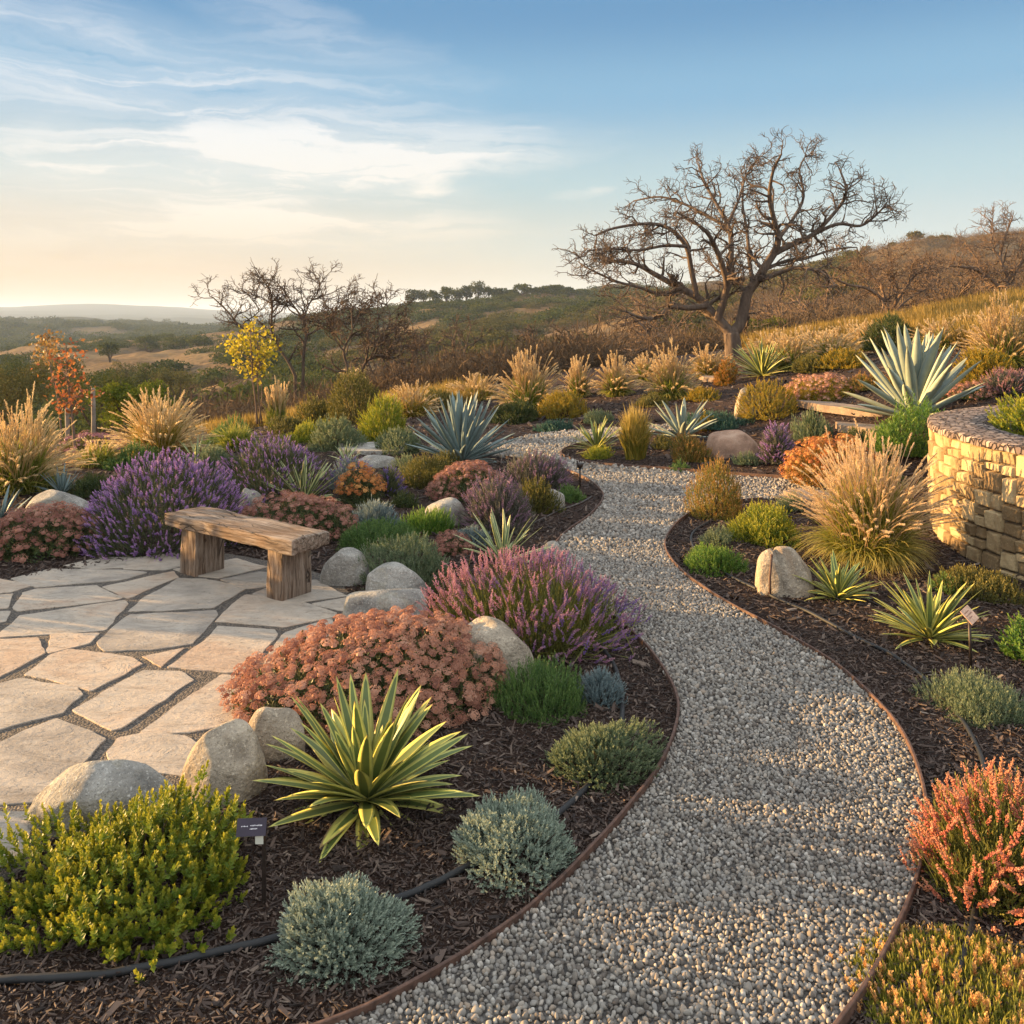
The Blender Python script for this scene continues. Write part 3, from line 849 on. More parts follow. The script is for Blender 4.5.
def beam(name, size, loc, rot, parent, seed, taper=0, long_axis='x', j=.006):
    """a rough-hewn timber: subdivided block with worn, wandering edges"""
    bm = bmesh.new(); bmesh.ops.create_cube(bm, size=1)
    L, W, T = size
    for v in bm.verts: v.co = Vector((v.co.x * L, v.co.y * W, v.co.z * T))
    bmesh.ops.bevel(bm, geom=bm.edges[:], offset=.011, segments=2, affect='EDGES', profile=.6)
    for _ in range(5):
        ed = [e for e in bm.edges if e.calc_length() > .045]
        if not ed: break
        bmesh.ops.subdivide_edges(bm, edges=ed, cuts=1, use_grid_fill=True)
    g = np.random.default_rng(seed)
    V = np.array([tuple(v.co) for v in bm.verts])
    for ax in range(3):
        g2 = np.random.default_rng(seed * 7 + ax)
        d = fourier(V * np.array([1, 1.6, 1.6]), g2, 8, 4, 22) * j + fourier(V, g2, 8, 40, 90) * j * .25
        V[:, ax] += d * (1 if ax else .6)
    if taper: V[:, 1] *= 1 + taper * V[:, 0] / L
    for v, c in zip(bm.verts, V): v.co = c
    me = bpy.data.meshes.new(name); bm.to_mesh(me); bm.free()
    for p in me.polygons: p.use_smooth = True
    me.materials.append(M['wood'])
    o = bpy.data.objects.new(name, me); COL.objects.link(o); o.parent = parent; o.location = loc; o.rotation_euler = rot
    return o


def from_plane(px, py, z):
    y = F * (H - z) / (py - HOR); return Vector(((px - 512) / F * y, y, z))


SH = .45
c_lf, c_rf, c_rb, c_lb = (from_plane(*p, SH) for p in ((163, 513), (289, 541), (330, 532), (204, 505)))
bc = (c_lf + c_rf + c_rb + c_lb) / 4
ang = math.atan2((c_rf - c_lf).y, (c_rf - c_lf).x)
blen = (c_rf - c_lf).length; bwid = (c_rb - c_rf).length
bench = thing('timber_bench', 'rustic weathered timber bench with two slab legs on the flagstone patio', 'bench', (bc.x, bc.y, 0), ang)
beam('seat', (blen + .03, bwid, .095), (0, 0, SH - .048), (0, 0, 0), bench, 5)
for sx, wd in ((-blen * .5 + .24, .20), (blen * .5 - .21, .17)):
    lg = beam('leg', (SH - .075, bwid * .78, wd), (sx, 0, (SH - .085) / 2 - .005), (0, R(90), 0), bench, int(sx * 100) + 300, .05, j=.005)

# ------------------------------------------------------------------ curved stone wall
WC, WR, WH = Vector((6.28, 7.25, 0)), 2.60, 1.0
M['sandstone'] = stone_mat('yellow_sandstone', (.18, .122, .062), (.30, .215, .112), (.42, .318, .175), 6, .022, .35, tinted=True, lichen=(.22, .145, .07))
M['mortar'] = plain_mat('dark_mortar', (.10, .075, .05), .95, 0, .3, 20)


def coping_mat():
    m, t = mat_new('coping_mosaic')
    co = t.a('ShaderNodeTexCoord').outputs['Object']
    v = t.a('ShaderNodeTexVoronoi', i={'Vector': t.a('ShaderNodeMapping', i={0: co, 'Scale': (1, 1.35, 1), 'Rotation': (0, 0, .5)}).outputs[0], 'Scale': 15.0, 'Randomness': .9})
    d = t.a('ShaderNodeTexVoronoi', feature='DISTANCE_TO_EDGE', i={'Vector': t.a('ShaderNodeMapping', i={0: co, 'Scale': (1, 1.35, 1), 'Rotation': (0, 0, .5)}).outputs[0], 'Scale': 15.0, 'Randomness': .9})
    k = t.a('ShaderNodeSeparateColor', i={0: v.outputs['Color']}).outputs[0]
    c = t.ramp(k, [(0, (.11, .08, .07)), (.5, (.22, .165, .135)), (1, (.36, .28, .22))])
    e = t.ramp(d.outputs['Distance'], [(.02, 0), (.12, 1)])
    c = t.mix(e, (.04, .03, .026), c)
    h = t.m('ADD', t.m('MULTIPLY', e, .8), t.m('ADD', t.m('MULTIPLY', k, .5), t.m('MULTIPLY', t.noise(co, 60, 4), .25)))
    finish(t, t.a('ShaderNodeBsdfPrincipled', i={'Base Color': c, 'Roughness': .9, 'Specular IOR Level': .2, 'Normal': bump(t, h, .03)}).outputs[0])
    return m


M['coping'] = coping_mat()
A0, A1 = R(95), R(270)                     # the arc of the wall that the photograph shows, with some to spare
wall = thing('planter_wall', 'curved dry stone planter wall of yellow sandstone blocks with a broad flat top', 'stone wall', (WC.x, WC.y, 0))


def ring(mb, r0, r1, z0, z1, n=220, tint=.5):
    th = np.linspace(A0, A1, n); c, s = np.cos(th), np.sin(th)
    V = np.stack([np.column_stack([r * c, r * s, np.full(n, z)]) for r, z in ((r1, z0), (r1, z1), (r0, z1), (r0, z0))], 1).reshape(-1, 3)
    i = np.arange(n - 1)[:, None] * 4; j = np.arange(4)[None]; j2 = (j + 1) % 4
    mb.add(V, [np.stack([i + j, i + j2, i + 4 + j2, i + 4 + j], -1).reshape(-1, 4)[:, ::-1], np.array([[0, 1, 2, 3], [(n - 1) * 4 + 3, (n - 1) * 4 + 2, (n - 1) * 4 + 1, (n - 1) * 4]])], tint)


mb = MB(); ring(mb, WR - .42, WR - .035, -.1, WH - .055); mb.build('core', M['mortar'], wall, smooth=False)


def stone_cells(W, Hh, g):
    """split a strip of wall into uneven squared stones"""
    cells = []
    def cut(x0, x1, z0, z1):
        w, h = x1 - x0, z1 - z0
        big = g.random() < .42
        mw, mh = (.28, .22) if big else (.18, .14)
        if w <= mw and h <= mh: cells.append((x0, x1, z0, z1)); return
        if w / mw > h / mh and w > .16:
            s = x0 + w * g.uniform(.36, .64); cut(x0, s, z0, z1); cut(s, x1, z0, z1)
        elif h > .13:
            s = z0 + h * g.uniform(.36, .64); cut(x0, x1, z0, s); cut(x0, x1, s, z1)
        else: cells.append((x0, x1, z0, z1))
    x = 0
    while x < W:
        w = min(g.uniform(.5, 1.1), W - x)
        if W - x - w < .2: w = W - x
        cut(x, x + w, 0, Hh); x += w
    return cells


g = np.random.default_rng(12)
arc = WR * (A1 - A0)
n1 = 11
gu = np.sign(np.linspace(-1, 1, n1)) * np.abs(np.linspace(-1, 1, n1)) ** .7; U, Wd = np.meshgrid(gu, gu)
mb = MB()
for (x0, x1, z0, z1) in stone_cells(arc, WH - .06 + .12, g):
    z0 -= .12; z1 -= .12
    gap = .0050
    cx, cz, hw, hh = (x0 + x1) / 2, (z0 + z1) / 2, (x1 - x0) / 2 - gap, (z1 - z0) / 2 - gap
    sk = g.uniform(-.06, .06, 4)
    uu = U * hw * (1 + sk[0] * Wd); ww = Wd * hh * (1 + sk[1] * U)
    rc = .28                                  # rounded outline
    corner = np.clip(np.abs(U) - (1 - rc), 0, 1) / rc * np.clip(np.abs(Wd) - (1 - rc), 0, 1) / rc
    uu *= 1 - .035 * corner; ww *= 1 - .05 * corner
    edge = np.maximum(np.abs(U), np.abs(Wd))
    prof = (1 - np.clip((edge - .80) / .20, 0, 1) ** 3) * .020
    prof = prof + .0085 * fbm((U * hw + cx) * 15 + 40, (Wd * hh + cz) * 11 + 7 + cx, 4) * 1.4 * (edge < .98) + g.uniform(-.008, .010)
    prof = prof + U * g.uniform(-.008, .008) + Wd * g.uniform(-.008, .008)
    prof = np.where(edge > .98, -.03, prof)
    th = A0 + (cx + uu) / WR
    r = WR - .02 + prof
    V = np.stack([r * np.cos(th), r * np.sin(th), cz + ww], -1).reshape(-1, 3)
    i = np.arange(n1 - 1)[:, None] * n1 + np.arange(n1 - 1)[None]
    mb.add(V, np.stack([i, i + 1, i + n1 + 1, i + n1], -1).reshape(-1, 4), g.random())
mb.build('cladding', M['sandstone'], wall)
# inner face and the flat stones on top
mb = MB(); ring(mb, WR - .46, WR - .423, -.1, WH - .058); mb.build('inner_face', M['mortar'], wall, smooth=False)
mb = MB()
n = 420; th = np.linspace(A0, A1, n); rr = np.array([WR - .475, WR - .47, WR - .455, WR - .3, WR - .15, WR - .005, WR + .012, WR + .015])
zz = np.array([WH - .055, WH - .012, WH, WH, WH, WH, WH - .012, WH - .055])
wv = fbm(th * 11, th * 0 + 2.2, 3) * .022
V = np.stack([np.column_stack([(rr[k] + wv * (k > 4) + wv[::-1] * (k < 3)) * np.cos(th), (rr[k] + wv * (k > 4) + wv[::-1] * (k < 3)) * np.sin(th), zz[k] + fbm(th * 17, th * 0 + rr[k] * 9) * .010]) for k in range(8)], 1).reshape(-1, 3)
i = np.arange(n - 1)[:, None] * 8 + np.arange(7)[None]
mb.add(V, np.stack([i, i + 1, i + 9, i + 8], -1).reshape(-1, 4))
mb.build('coping', M['coping'], wall)
n = 60; th = np.linspace(A0, A1, n); rs = np.linspace(0, WR - .44, 8)
V = np.array([[r * math.cos(a) + WC.x, r * math.sin(a) + WC.y, WH - .16 + .03 * math.sin(a * 9 + r * 5)] for a in th for r in rs])
i = np.arange(n - 1)[:, None] * 8 + np.arange(7)[None]
mb = MB(); mb.add(V, np.stack([i, i + 1, i + 9, i + 8], -1).reshape(-1, 4)); tag(mb.build('planter_soil', M['mulch']), kind='structure')

# ------------------------------------------------------------------ signs and path light
M['post'] = plain_mat('dark_post', (.022, .014, .010), .5, .2, .3, 20)
M['plate'] = plain_mat('dark_plate', (.022, .014, .028), .6, 0, .2, 20)
M['white'] = plain_mat('pale_print', (.6, .58, .6), .6, 0, .1, 20)
M['copper'] = plain_mat('copper_plate', (.48, .30, .20), .55, .15, .35, 40)
M['scratch'] = plain_mat('engraving', (.22, .10, .06), .6, 0, .2, 40)
M['sticker'] = plain_mat('white_tag', (.5, .5, .42), .6, 0, .1, 20)


def lettering(w, rows, g, z=.0015):
    """rows of tiny marks too small to read, as they stand on the label"""
    mb = MB()
    for (y, h, x0, x1) in rows:
        x = x0
        while x < x1:
            l = g.uniform(.0012, .0026)
            hh = h * g.uniform(.6, 1.1)
            mb.box(((x + l / 2) * w, y, z), (l * w * .8 / .05 * .05 + .0009, hh, .0008))
            x += l / w * .9 + .012 * (1 if g.random() < .8 else 3)
    return mb


b = gp(264, 903)
s1 = thing('plant_label', 'dark purple plant label with pale print on a stake beside the yellow green shrub', 'plant label', b)
topz = H - (822 - HOR) / F * b.y
mb = MB(); mb.box((0, 0, topz / 2 - .03), (.013, .006, topz + .05)); mb.build('stake', M['post'], s1, smooth=False)
pw, ph = 29 / F * b.y, 16 / F * b.y
mb = MB(); mb.box((0, 0, 0), (pw, ph, .003)); pl = mb.build('plate', M['plate'], s1, smooth=False)
pl.location = (-pw * .40, -.009, topz - .012); pl.rotation_euler = (R(62), 0, R(4))
g = np.random.default_rng(2)
mb = MB()
for (y, h, x0, x1, n) in ((.003, .0042, -.36, -.12, 5), (.0045, .0045, -.05, .36, 9), (-.005, .0045, -.06, .2, 6)):
    for k in range(n):
        xx = (x0 + (x1 - x0) * (k + .5) / n) * pw
        mb.box((xx, y + g.uniform(-.0005, .0005), .0022), ((x1 - x0) * pw / n * .62, h * g.uniform(.45, .95), .0008))
mb.build('lettering', M['white'], pl, smooth=False)
mb = MB(); mb.box((-.012, -.013, topz - ph * .95), (8 / F * b.y, .002, 9 / F * b.y)); mb.build('tag', M['sticker'], s1, smooth=False)

b = gp(971, 671)
s2 = thing('plant_label', 'small copper coloured plant label tilted on a post before the striped yucca near the wall', 'plant label', b)
topz = H - (618 - HOR) / F * b.y - b.z
mb = MB(); mb.tube([(0, 0, -.05), (-.004, 0, topz * .5), (-.01, 0, topz)], .0085, 8); mb.build('stake', M['post'], s2)
mb = MB(); mb.box((0, 0, 0), (.085, .085, .004)); pl = mb.build('plate', M['copper'], s2, smooth=False)
pl.location = (-.012, -.008, topz + .02); pl.rotation_euler = (R(48), R(-14), R(38))
mb = MB()
for k, (y, n, x0) in enumerate(((.02, 6, -.028), (.004, 7, -.03), (-.012, 4, -.02))):
    for q in range(n): mb.box((x0 + q * .0085, y, .0028), (.0058, .0065 * g.uniform(.5, 1), .0008))
mb.build('lettering', M['scratch'], pl, smooth=False)

b = gp(770, 597)
s3 = thing('garden_stake', 'slim dark metal stake standing in front of the cleft boulder', 'stake', b)
hz = H - (556 - HOR) / F * b.y - b.z
mb = MB(); mb.tube([(0, 0, -.05), (0, 0, hz * .5), (.012, 0, hz)], .009, 8); mb.build('shaft', M['rust'], s3)
mb = MB(); mb.tube([(.012, 0, hz), (.012, 0, hz + .012)], [.011, .008], 8); mb.build('cap', M['rust'], s3)

b = gp(580, 487)
s4 = thing('path_light', 'small black path light on a thin post at the tip of the left bed', 'path light', b)
hz = H - (468 - HOR) / F * b.y - b.z
mb = MB(); mb.tube([(0, 0, -.05), (0, 0, hz)], .011, 8); mb.build('post', M['post'], s4)
mb = MB(); mb.tube([(0, 0, hz - .005), (0, 0, hz + .02), (0, 0, hz + .055)], [.018, .034, .045], 12); mb.build('lamp_head', M['post'], s4)
mb = MB()
mb.tube([(-.028, 0, hz + .05), (-.034, 0, hz + .085)], .009, 8); mb.build('bracket', M['post'], s4)

# ------------------------------------------------------------------ plant builders
def spot(px, bot, top, wid, front=.8):
    """where a plant of this outline stands: position, radius, height, distance"""
    g = gp(px, bot); y = g.y; r = wid / 2 * y / F
    y = g.y + r * front; r = wid / 2 * y / F; y = g.y + r * front
    x = (px - 512) / F * y; zg = Z(x, y)
    if planter_at is not None: zg = planter_at
    s = (top - HOR) / F
    Zh = H - zg - s * y
    h = math.sqrt(max(Zh * Zh - (s * r * .8) ** 2, .004)) if s > 0 else Zh
    return x, y, zg, r, h


planter_at = None


def dome(n, r, h, g, lump=.10, low=-.02, seedk=None):
    c = g.uniform(low, 1, n); p = g.uniform(0, 2 * math.pi, n)
    s = np.sqrt(1 - np.clip(c, 0, 1) ** 2)
    d = np.stack([s * np.cos(p), s * np.sin(p), c], -1)
    g2 = np.random.default_rng(int(g.integers(1e6)) if seedk is None else seedk)
    ph = g2.uniform(0, 6.28)
    L = 1 + .07 * np.cos(p - ph) * s + lump * fourier(d, g2, 5, 2.0, 4.5) + lump * .5 * fourier(d, g2, 5, 6, 10)
    pos = d * L[:, None] * np.array([r, r, h])
    nor = nrm(d / np.array([r, r, h]))
    return pos, nor, d


def foliage(mb, r, h, d, g, ll=.022, lw=.008, sl=.10, nl=16, cover=3.2, up=.45, tilt=(25, 60), lump=.19, low=-.02, inner=.3, shape=KITE, mx=16000, seedk=None, loose=.16):
    px = d / F
    k = max(1.0, 1.5 * px / ll); ll *= k; lw *= k; lw = max(lw, .9 * px); sl = max(sl, 2.2 * ll)
    area = math.pi * r * r + 2 * math.pi * r * h * .7
    N = min(mx, cover * area / (ll * lw * .5))
    ns = max(12, int(N / nl))
    pos, nor, dd = dome(ns, r, h, g, lump, low, seedk)
    f = np.where(g.random(ns) < inner, g.uniform(.5, .86, ns), g.uniform(.84, 1.04, ns) + loose * np.clip(g.normal(0, .45, ns), 0, .75) * (nor[:, 2] > .25))
    tip = pos * f[:, None]
    tip[:, 2] = np.maximum(tip[:, 2], .012)
    ax = nrm(nor * (1 - up) + np.array([0, 0, 1.0]) * up + g.normal(0, .16, (ns, 3)))
    t = np.tile(np.linspace(0, 1, nl), ns); i = np.repeat(np.arange(ns), nl)
    P = tip[i] - ax[i] * (sl * g.uniform(.7, 1.2, ns))[i][:, None] * (1 - t)[:, None]
    P[:, 2] = np.maximum(P[:, 2], .004)
    phi = np.tile(np.arange(nl) * 2.4, ns) + g.uniform(0, 6.28, ns)[i]
    ti = np.radians(g.uniform(*tilt, len(i))) * (1.15 - .75 * t)
    Rm = frames(ax[i], phi, ti)
    sz = g.uniform(.7, 1.2, len(i)) * (1 - .35 * t)
    tint = .62 * g.random(ns)[i] + .38 * g.random(len(i))
    mb.inst(shape[0] if isinstance(shape, tuple) else shape, shape[1] if isinstance(shape, tuple) else KITEF, P, Rm,
            np.column_stack([sz * lw, sz * lw, sz * ll]), tint, t)
    return tip, ax


def woody(mb, tips, g, n=26, rad=.006, base=.12):
    for k in g.choice(len(tips), min(n, len(tips)), False):
        b = np.array([*(tips[k][:2] * base), -.03]); m = b * .4 + tips[k] * .6; m[2] *= .85
        mb.tube([b, m, tips[k] * .96], [rad, rad * .7, rad * .3], 4)


SHRUBS = []


def shrub(name, px, bot, top, wid, mat, label, cat='shrub', group=None, stems=True, front=.8, **kw):
    g = np.random.default_rng(int(px * 31 + bot * 7))
    x, y, zg, r, h = spot(px, bot, top, wid, front)
    d = math.hypot(x, y)
    root = thing(name, label, cat, (x, y, zg - .01), 0, group)
    mb = MB(); tips, ax = foliage(mb, r, h, d, g, **kw)
    mb.build('foliage', mat, root, smooth=False)
    if stems and wid > 40:
        mb = MB(); woody(mb, tips, g, 30, max(.004, .5 * d / F)); mb.build('stems', M['twig'], root)
    return root, r, h, d, g


def spike_shape(layers, per, bw, bl, g, kite=False):
    """one flower spike of unit length, whorl upon whorl"""
    tv, tf = (BUD, BUDF) if not kite else (KITE, KITEF)
    mb = MB(); A = np.tile([0, 0, 1.0], (per, 1))
    for k in range(layers):
        t = k / max(layers - 1, 1)
        w = math.sin(math.pi * (.12 + .80 * t) ** .8) ** .6 if layers > 1 else 1
        phi = np.arange(per) * 2 * math.pi / per + k * 1.1 + g.uniform(-.2, .2, per)
        Rm = frames(A, phi, np.radians(g.uniform(38, 62, per) * (1 - .55 * t)))
        P = np.tile([0, 0, t * .93], (per, 1)) + g.normal(0, .022, (per, 3))
        S = np.column_stack([np.full(per, bw), np.full(per, bw), np.full(per, bl)]) * (w * g.uniform(.55, 1.3, per))[:, None]
        mb.inst(tv, tf, P, Rm, S)
    return np.concatenate(mb.V), np.concatenate(mb.Fc)


def spikes(px, bot, top, wid, fol_mat, flo_mat, label, cat='lavender', name='lavender_bush', n=400, sl=.08, sw=.9, stem=.25, up=.35, layers=7, per=5, bw=.085, bl=.16,
           low=.12, fh=.72, fr=.86, fcover=2.4, group='lavender bushes', lump=.07, leafl=.035, leafw=.005, fmx=16000, sun_tint=0, scat=.12, kite=False):
    g = np.random.default_rng(int(px * 13 + bot * 5))
    x, y, zg, r, h = spot(px, bot, top, wid)
    d = math.hypot(x, y)
    root = thing(name, label, cat, (x, y, zg - .01), 0, group)
    mb = MB(); foliage(mb, r * fr, h * fh, d, g, leafl, leafw, .12, 12, fcover, .6, (10, 35), .06, mx=fmx)
    pos, nor, dd = dome(n, r, h, g, lump, low)
    ax = nrm(nor * (1 - up) + np.array([0, 0, 1.]) * up + g.normal(0, scat, (n, 3)))
    ln = sl * g.uniform(.65, 1.25, n)
    tip = pos * g.uniform(.84, 1.06, n)[:, None]
    base = tip - ax * ln[:, None]
    # stems
    w = max(.0016, .45 * d / F)
    for k in range(n):
        b = base[k] - ax[k] * stem * g.uniform(.7, 1.1); b[2] = max(b[2], .01)
        mb.tube([b, base[k] + ax[k] * ln[k] * .5], [w, w * .8], 3, g.random(), False)
    mb.build('foliage', fol_mat, root, smooth=False)
    mb = MB(); half = 4
    for q in range(half):
        tv, tf = spike_shape(layers, per, bw * sw, bl, g, kite)
        k = np.arange(q, n, half)
        Rm = frames(ax[k], g.uniform(0, 6.28, len(k)), np.full(len(k), .02))
        tint = np.clip(.5 + .5 * sun_tint * pos[k, 0] / r + g.normal(0, .22, len(k)), 0, 1)  # pinker towards the sun, purpler away: sunlight partly put into the colour
        mb.inst(tv, tf, base[k], Rm, ln[k], tint, np.clip(tv[:, 2], 0, 1))
    mb.build('flower_spikes', flo_mat, root, smooth=False)
    return root


def head_shape(n, g):
    """one flat cluster of starry florets, unit radius"""
    mb = MB()
    rr = np.sqrt(g.uniform(0, 1, n)); p = np.arange(n) * 2.4
    P = np.column_stack([rr * np.cos(p), rr * np.sin(p), .62 * np.sqrt(np.maximum(1 - rr ** 2, 0)) - .12 + g.uniform(-.09, .09, n)])
    A = nrm(np.column_stack([P[:, 0] * 1.1, P[:, 1] * 1.1, np.ones(n)]) + g.normal(0, .15, (n, 3)))
    for q in range(4):
        Rm = frames(A, np.full(n, q * 1.5708) + np.arange(n), np.radians(g.uniform(40, 75, n)))
        mb.inst(KITE, KITEF, P, Rm, np.column_stack([np.full(n, .12), np.full(n, .12), np.full(n, .16)]) * g.uniform(.7, 1.2, n)[:, None])
    th = np.arange(8) * math.pi / 4
    dv = [np.column_stack([q * np.cos(th), q * np.sin(th), np.full(8, z)]) for q, z in ((.60, -.32), (.5, -.08), (.3, .08))] + [np.array([[0, 0, .12]])]
    k = mb.n; tri = []; nb_ = mb.n
    for r_ in range(2):
        for q in range(8): a, b = r_ * 8 + q, r_ * 8 + (q + 1) % 8; tri += [[a, b, b + 8], [a, b + 8, a + 8]]
    tri += [[16 + q, 16 + (q + 1) % 8, 24] for q in range(8)]
    mb.add(np.concatenate(dv), np.array(tri))
    V = np.concatenate(mb.V)
    return V, np.concatenate(mb.Fc), np.clip(np.hypot(V[:, 0], V[:, 1]), 0, 1)


def sedum(px, bot, top, wid, flo_mat, label, n=150, hr=.05, fl=46, up=.55, low=.1, fol='sedum_leaf', deep=1.0, fh=.86, lump=.08, rz=0, group='domed sedum plants', cat='sedum', name='sedum_plant'):
    g = np.random.default_rng(int(px * 17 + bot * 3)); hr *= .68; n = int(n * 2.1)
    x, y, zg, r, h = spot(px, bot, top, wid)
    d = math.hypot(x, y)
    root = thing(name, label, cat, (x, y, zg - .01), rz, group)
    sk = int(g.integers(1e6))
    mb = MB(); tips, ax = foliage(mb, r * .93, h * fh, d, g, .035, .014, .10, 10, 2.6, .4, (30, 70), lump, seedk=sk)
    mb.build('foliage', M[fol], root, smooth=False)
    pos, nor, dd = dome(n * 2, r, h, g, lump, low, sk)
    # spread the heads evenly: drop those too near to one already there
    keep = []
    for k in range(len(pos)):
        if not keep or np.min(np.sum((pos[keep] - pos[k]) ** 2, 1)) > (hr * 1.0) ** 2: keep.append(k)
        if len(keep) >= n: break
    k = np.array(keep); pos, nor = pos[k], nor[k]
    pos = pos * g.uniform(.88, 1.05, len(k))[:, None]
    ax = nrm(nor * (1 - up) + np.array([0, 0, 1.]) * up + g.normal(0, .10, (len(k), 3)))
    mb = MB()
    sz = hr * g.uniform(.65, 1.2, len(k))
    for q in range(5):
        tv, tf, ta = head_shape(fl, g); s = np.arange(q, len(k), 5)
        mb.inst(tv, tf, pos[s], frames(ax[s], g.uniform(0, 6.28, len(s)), np.full(len(s), .01)), np.column_stack([sz[s], sz[s], sz[s] * g.uniform(.9, 1.5, len(s))]), np.clip(g.normal(.5, .32, len(s)), 0, 1), np.clip(np.random.default_rng(q).normal(.45, .3, len(tv) // 4 + 1).repeat(4)[:len(tv)], 0, 1))
    mb.build('flower_heads', flo_mat, root, smooth=False)
    return root


def rosette(px, bot, wid, tall, mat, label, n=46, w=.085, emin=4, emax=86, curv=22, thick=.004, channel=.16, cat='yucca', name='variegated_yucca', group=None, seed=None, L=None, jit=6, loc=None, waist=.42, dry=0, pw=.8):
    """sword leaves round one crown; (px, bot) is the crown's foot"""
    g = np.random.default_rng(seed or int(px * 19 + bot))
    b = gp(px, bot) if loc is None else Vector(loc)
    d = b.y
    L = L or wid / 2 * d / F * 1.05
    root = thing(name, label, cat, (b.x, b.y, b.z - .01), 0, group)
    if cat == 'yucca' and not dry: dry = .07
    mb = MB()
    nt = 11; t = np.linspace(0, 1, nt)
    prof = np.where(t < waist, .62 + .38 * np.sin(t / waist * math.pi / 2), np.cos((t - waist) / (1 - waist) * math.pi / 2) ** .8)
    prof[-1] = .015
    for i in range(n):
        q = (i + .5) / n                                   # 0 innermost
        el = emax - (emax - emin) * (q ** pw) + g.normal(0, jit)
        az = i * 2.39996 + g.normal(0, .16)
        ll = L * (tall * (1 - q) + 1.0 * q if q < .6 else tall * .4 + .6 - (q - .6) * .5) * g.uniform(.86, 1.08)
        if q < .12: ll *= .55 + 3 * q
        ww = w * L * g.uniform(.85, 1.12) * (.8 if q < .1 else 1)
        cv = curv * g.uniform(.4, 1.5) * (.4 + .9 * q)
        e = np.radians(np.maximum(el - cv * t ** 1.5, -12 - 20 * t))
        step = ll / (nt - 1)
        u = np.concatenate([[0], np.cumsum(np.cos((e[1:] + e[:-1]) / 2) * step)]) + .018 * L
        v = np.concatenate([[0], np.cumsum(np.sin((e[1:] + e[:-1]) / 2) * step)]) + .05 * L * (1 - q)
        v = np.maximum(v, .012 - .01 * t)
        side = g.normal(0, .05) * ll * t ** 2
        ca, sa = math.cos(az), math.sin(az)
        C = np.column_stack([u * ca - side * sa, u * sa + side * ca, v])
        up = np.column_stack([-np.sin(e) * ca, -np.sin(e) * sa, np.cos(e)])
        X = np.tile([-sa, ca, 0], (nt, 1))
        tw = g.normal(0, .25) * t
        X, up = X * np.cos(tw)[:, None] + up * np.sin(tw)[:, None], up * np.cos(tw)[:, None] - X * np.sin(tw)[:, None]
        hw = ww / 2 * prof
        cr = np.array([-1, -.5, 0, .5, 1, .5, 0, -.5]); al = np.abs(cr)
        ch = channel * (1 + g.uniform(-.3, .3))
        dz = np.array([ch, ch * .3, 0, ch * .3, ch, ch * .3, 0, ch * .3])
        th = np.array([0, 0, 0, 0, 0, -1, -1.3, -1])
        V = C[:, None] + X[:, None] * (cr[None] * hw[:, None])[..., None] + up[:, None] * (dz[None] * hw[:, None] + th[None] * thick * (prof * .8 + .2 * (1 - t))[:, None])[..., None]
        A = np.tile(al, (nt, 1)); A[-1] = 1.4
        if dry and q > 1 - dry: A[:, :] += np.clip((t - .35), 0, 1)[:, None] * 1.2
        ii = np.arange(nt - 1)[:, None] * 8; j = np.arange(8)[None]; j2 = (j + 1) % 8
        mb.add(V.reshape(-1, 3), np.stack([ii + j, ii + j2, ii + 8 + j2, ii + 8 + j], -1).reshape(-1, 4), g.random(), A.ravel())
    mb.build('leaves', mat, root)
    return root


def arcs(mb, g, n, r, h, base, w, lean, nt=8, droop=.5, tint=None, reach=(.7, 1.05)):
    """arching blades whose tips spread over a dome; lean = least and greatest angle from upright"""
    az = g.uniform(0, 2 * math.pi, n)
    b = np.sqrt(g.uniform(0, 1, n)) * base; ba = az + g.normal(0, .7, n)
    ph = np.radians(lean[0] + (lean[1] - lean[0]) * g.uniform(0, 1, n) ** .8)
    s = g.uniform(*reach, n) * (1 + .10 * np.sin(az * 3 + ph * 4) + g.normal(0, .05, n))
    eu, ez = r * np.sin(ph) * s, np.maximum(h * np.cos(ph) * s, .03)
    B = np.stack([b * np.cos(ba), b * np.sin(ba), 0 * b], -1)
    side = g.normal(0, .12, n) * r
    O = np.stack([np.cos(az), np.sin(az), 0 * az], -1); S_ = np.stack([-np.sin(az), np.cos(az), 0 * az], -1)
    E = O * eu[:, None] + S_ * side[:, None]; E[:, 2] = ez
    dr = droop * np.sin(ph) * g.uniform(.6, 1.3, n)
    Cc = B + (E - B) * np.stack([.42 - .1 * dr, .42 - .1 * dr, 0 * dr], -1)
    Cc[:, 2] = np.maximum(ez, h * .30 * s) * (.62 + .75 * dr) + .05 * h
    t = np.linspace(0, 1, nt)[None, :, None]
    C = (1 - t) ** 2 * B[:, None] + 2 * t * (1 - t) * Cc[:, None] + t ** 2 * E[:, None]
    if w:
        T = nrm(np.gradient(C, axis=1))
        X = np.broadcast_to(S_[:, None], C.shape)
        tw = g.uniform(-1.0, 1.0, n)[:, None]
        Nn = np.cross(X, T)
        X = X * np.cos(tw)[..., None] + Nn * np.sin(tw)[..., None]
        ww = w / 2 * (1 - np.linspace(0, 1, nt) ** 2.2)[None] * g.uniform(.7, 1.2, n)[:, None] + .0002
        V = np.stack([C - X * ww[..., None], C + X * ww[..., None]], 2).reshape(-1, 3)
        i = (np.arange(n) * nt * 2)[:, None] + (np.arange(nt - 1) * 2)[None]
        mb.add(V, np.stack([i, i + 1, i + 3, i + 2], -1).reshape(-1, 4), np.repeat(g.random(n) if tint is None else tint, nt * 2), np.tile(np.repeat(np.linspace(0, 1, nt), 2), n))
    return C


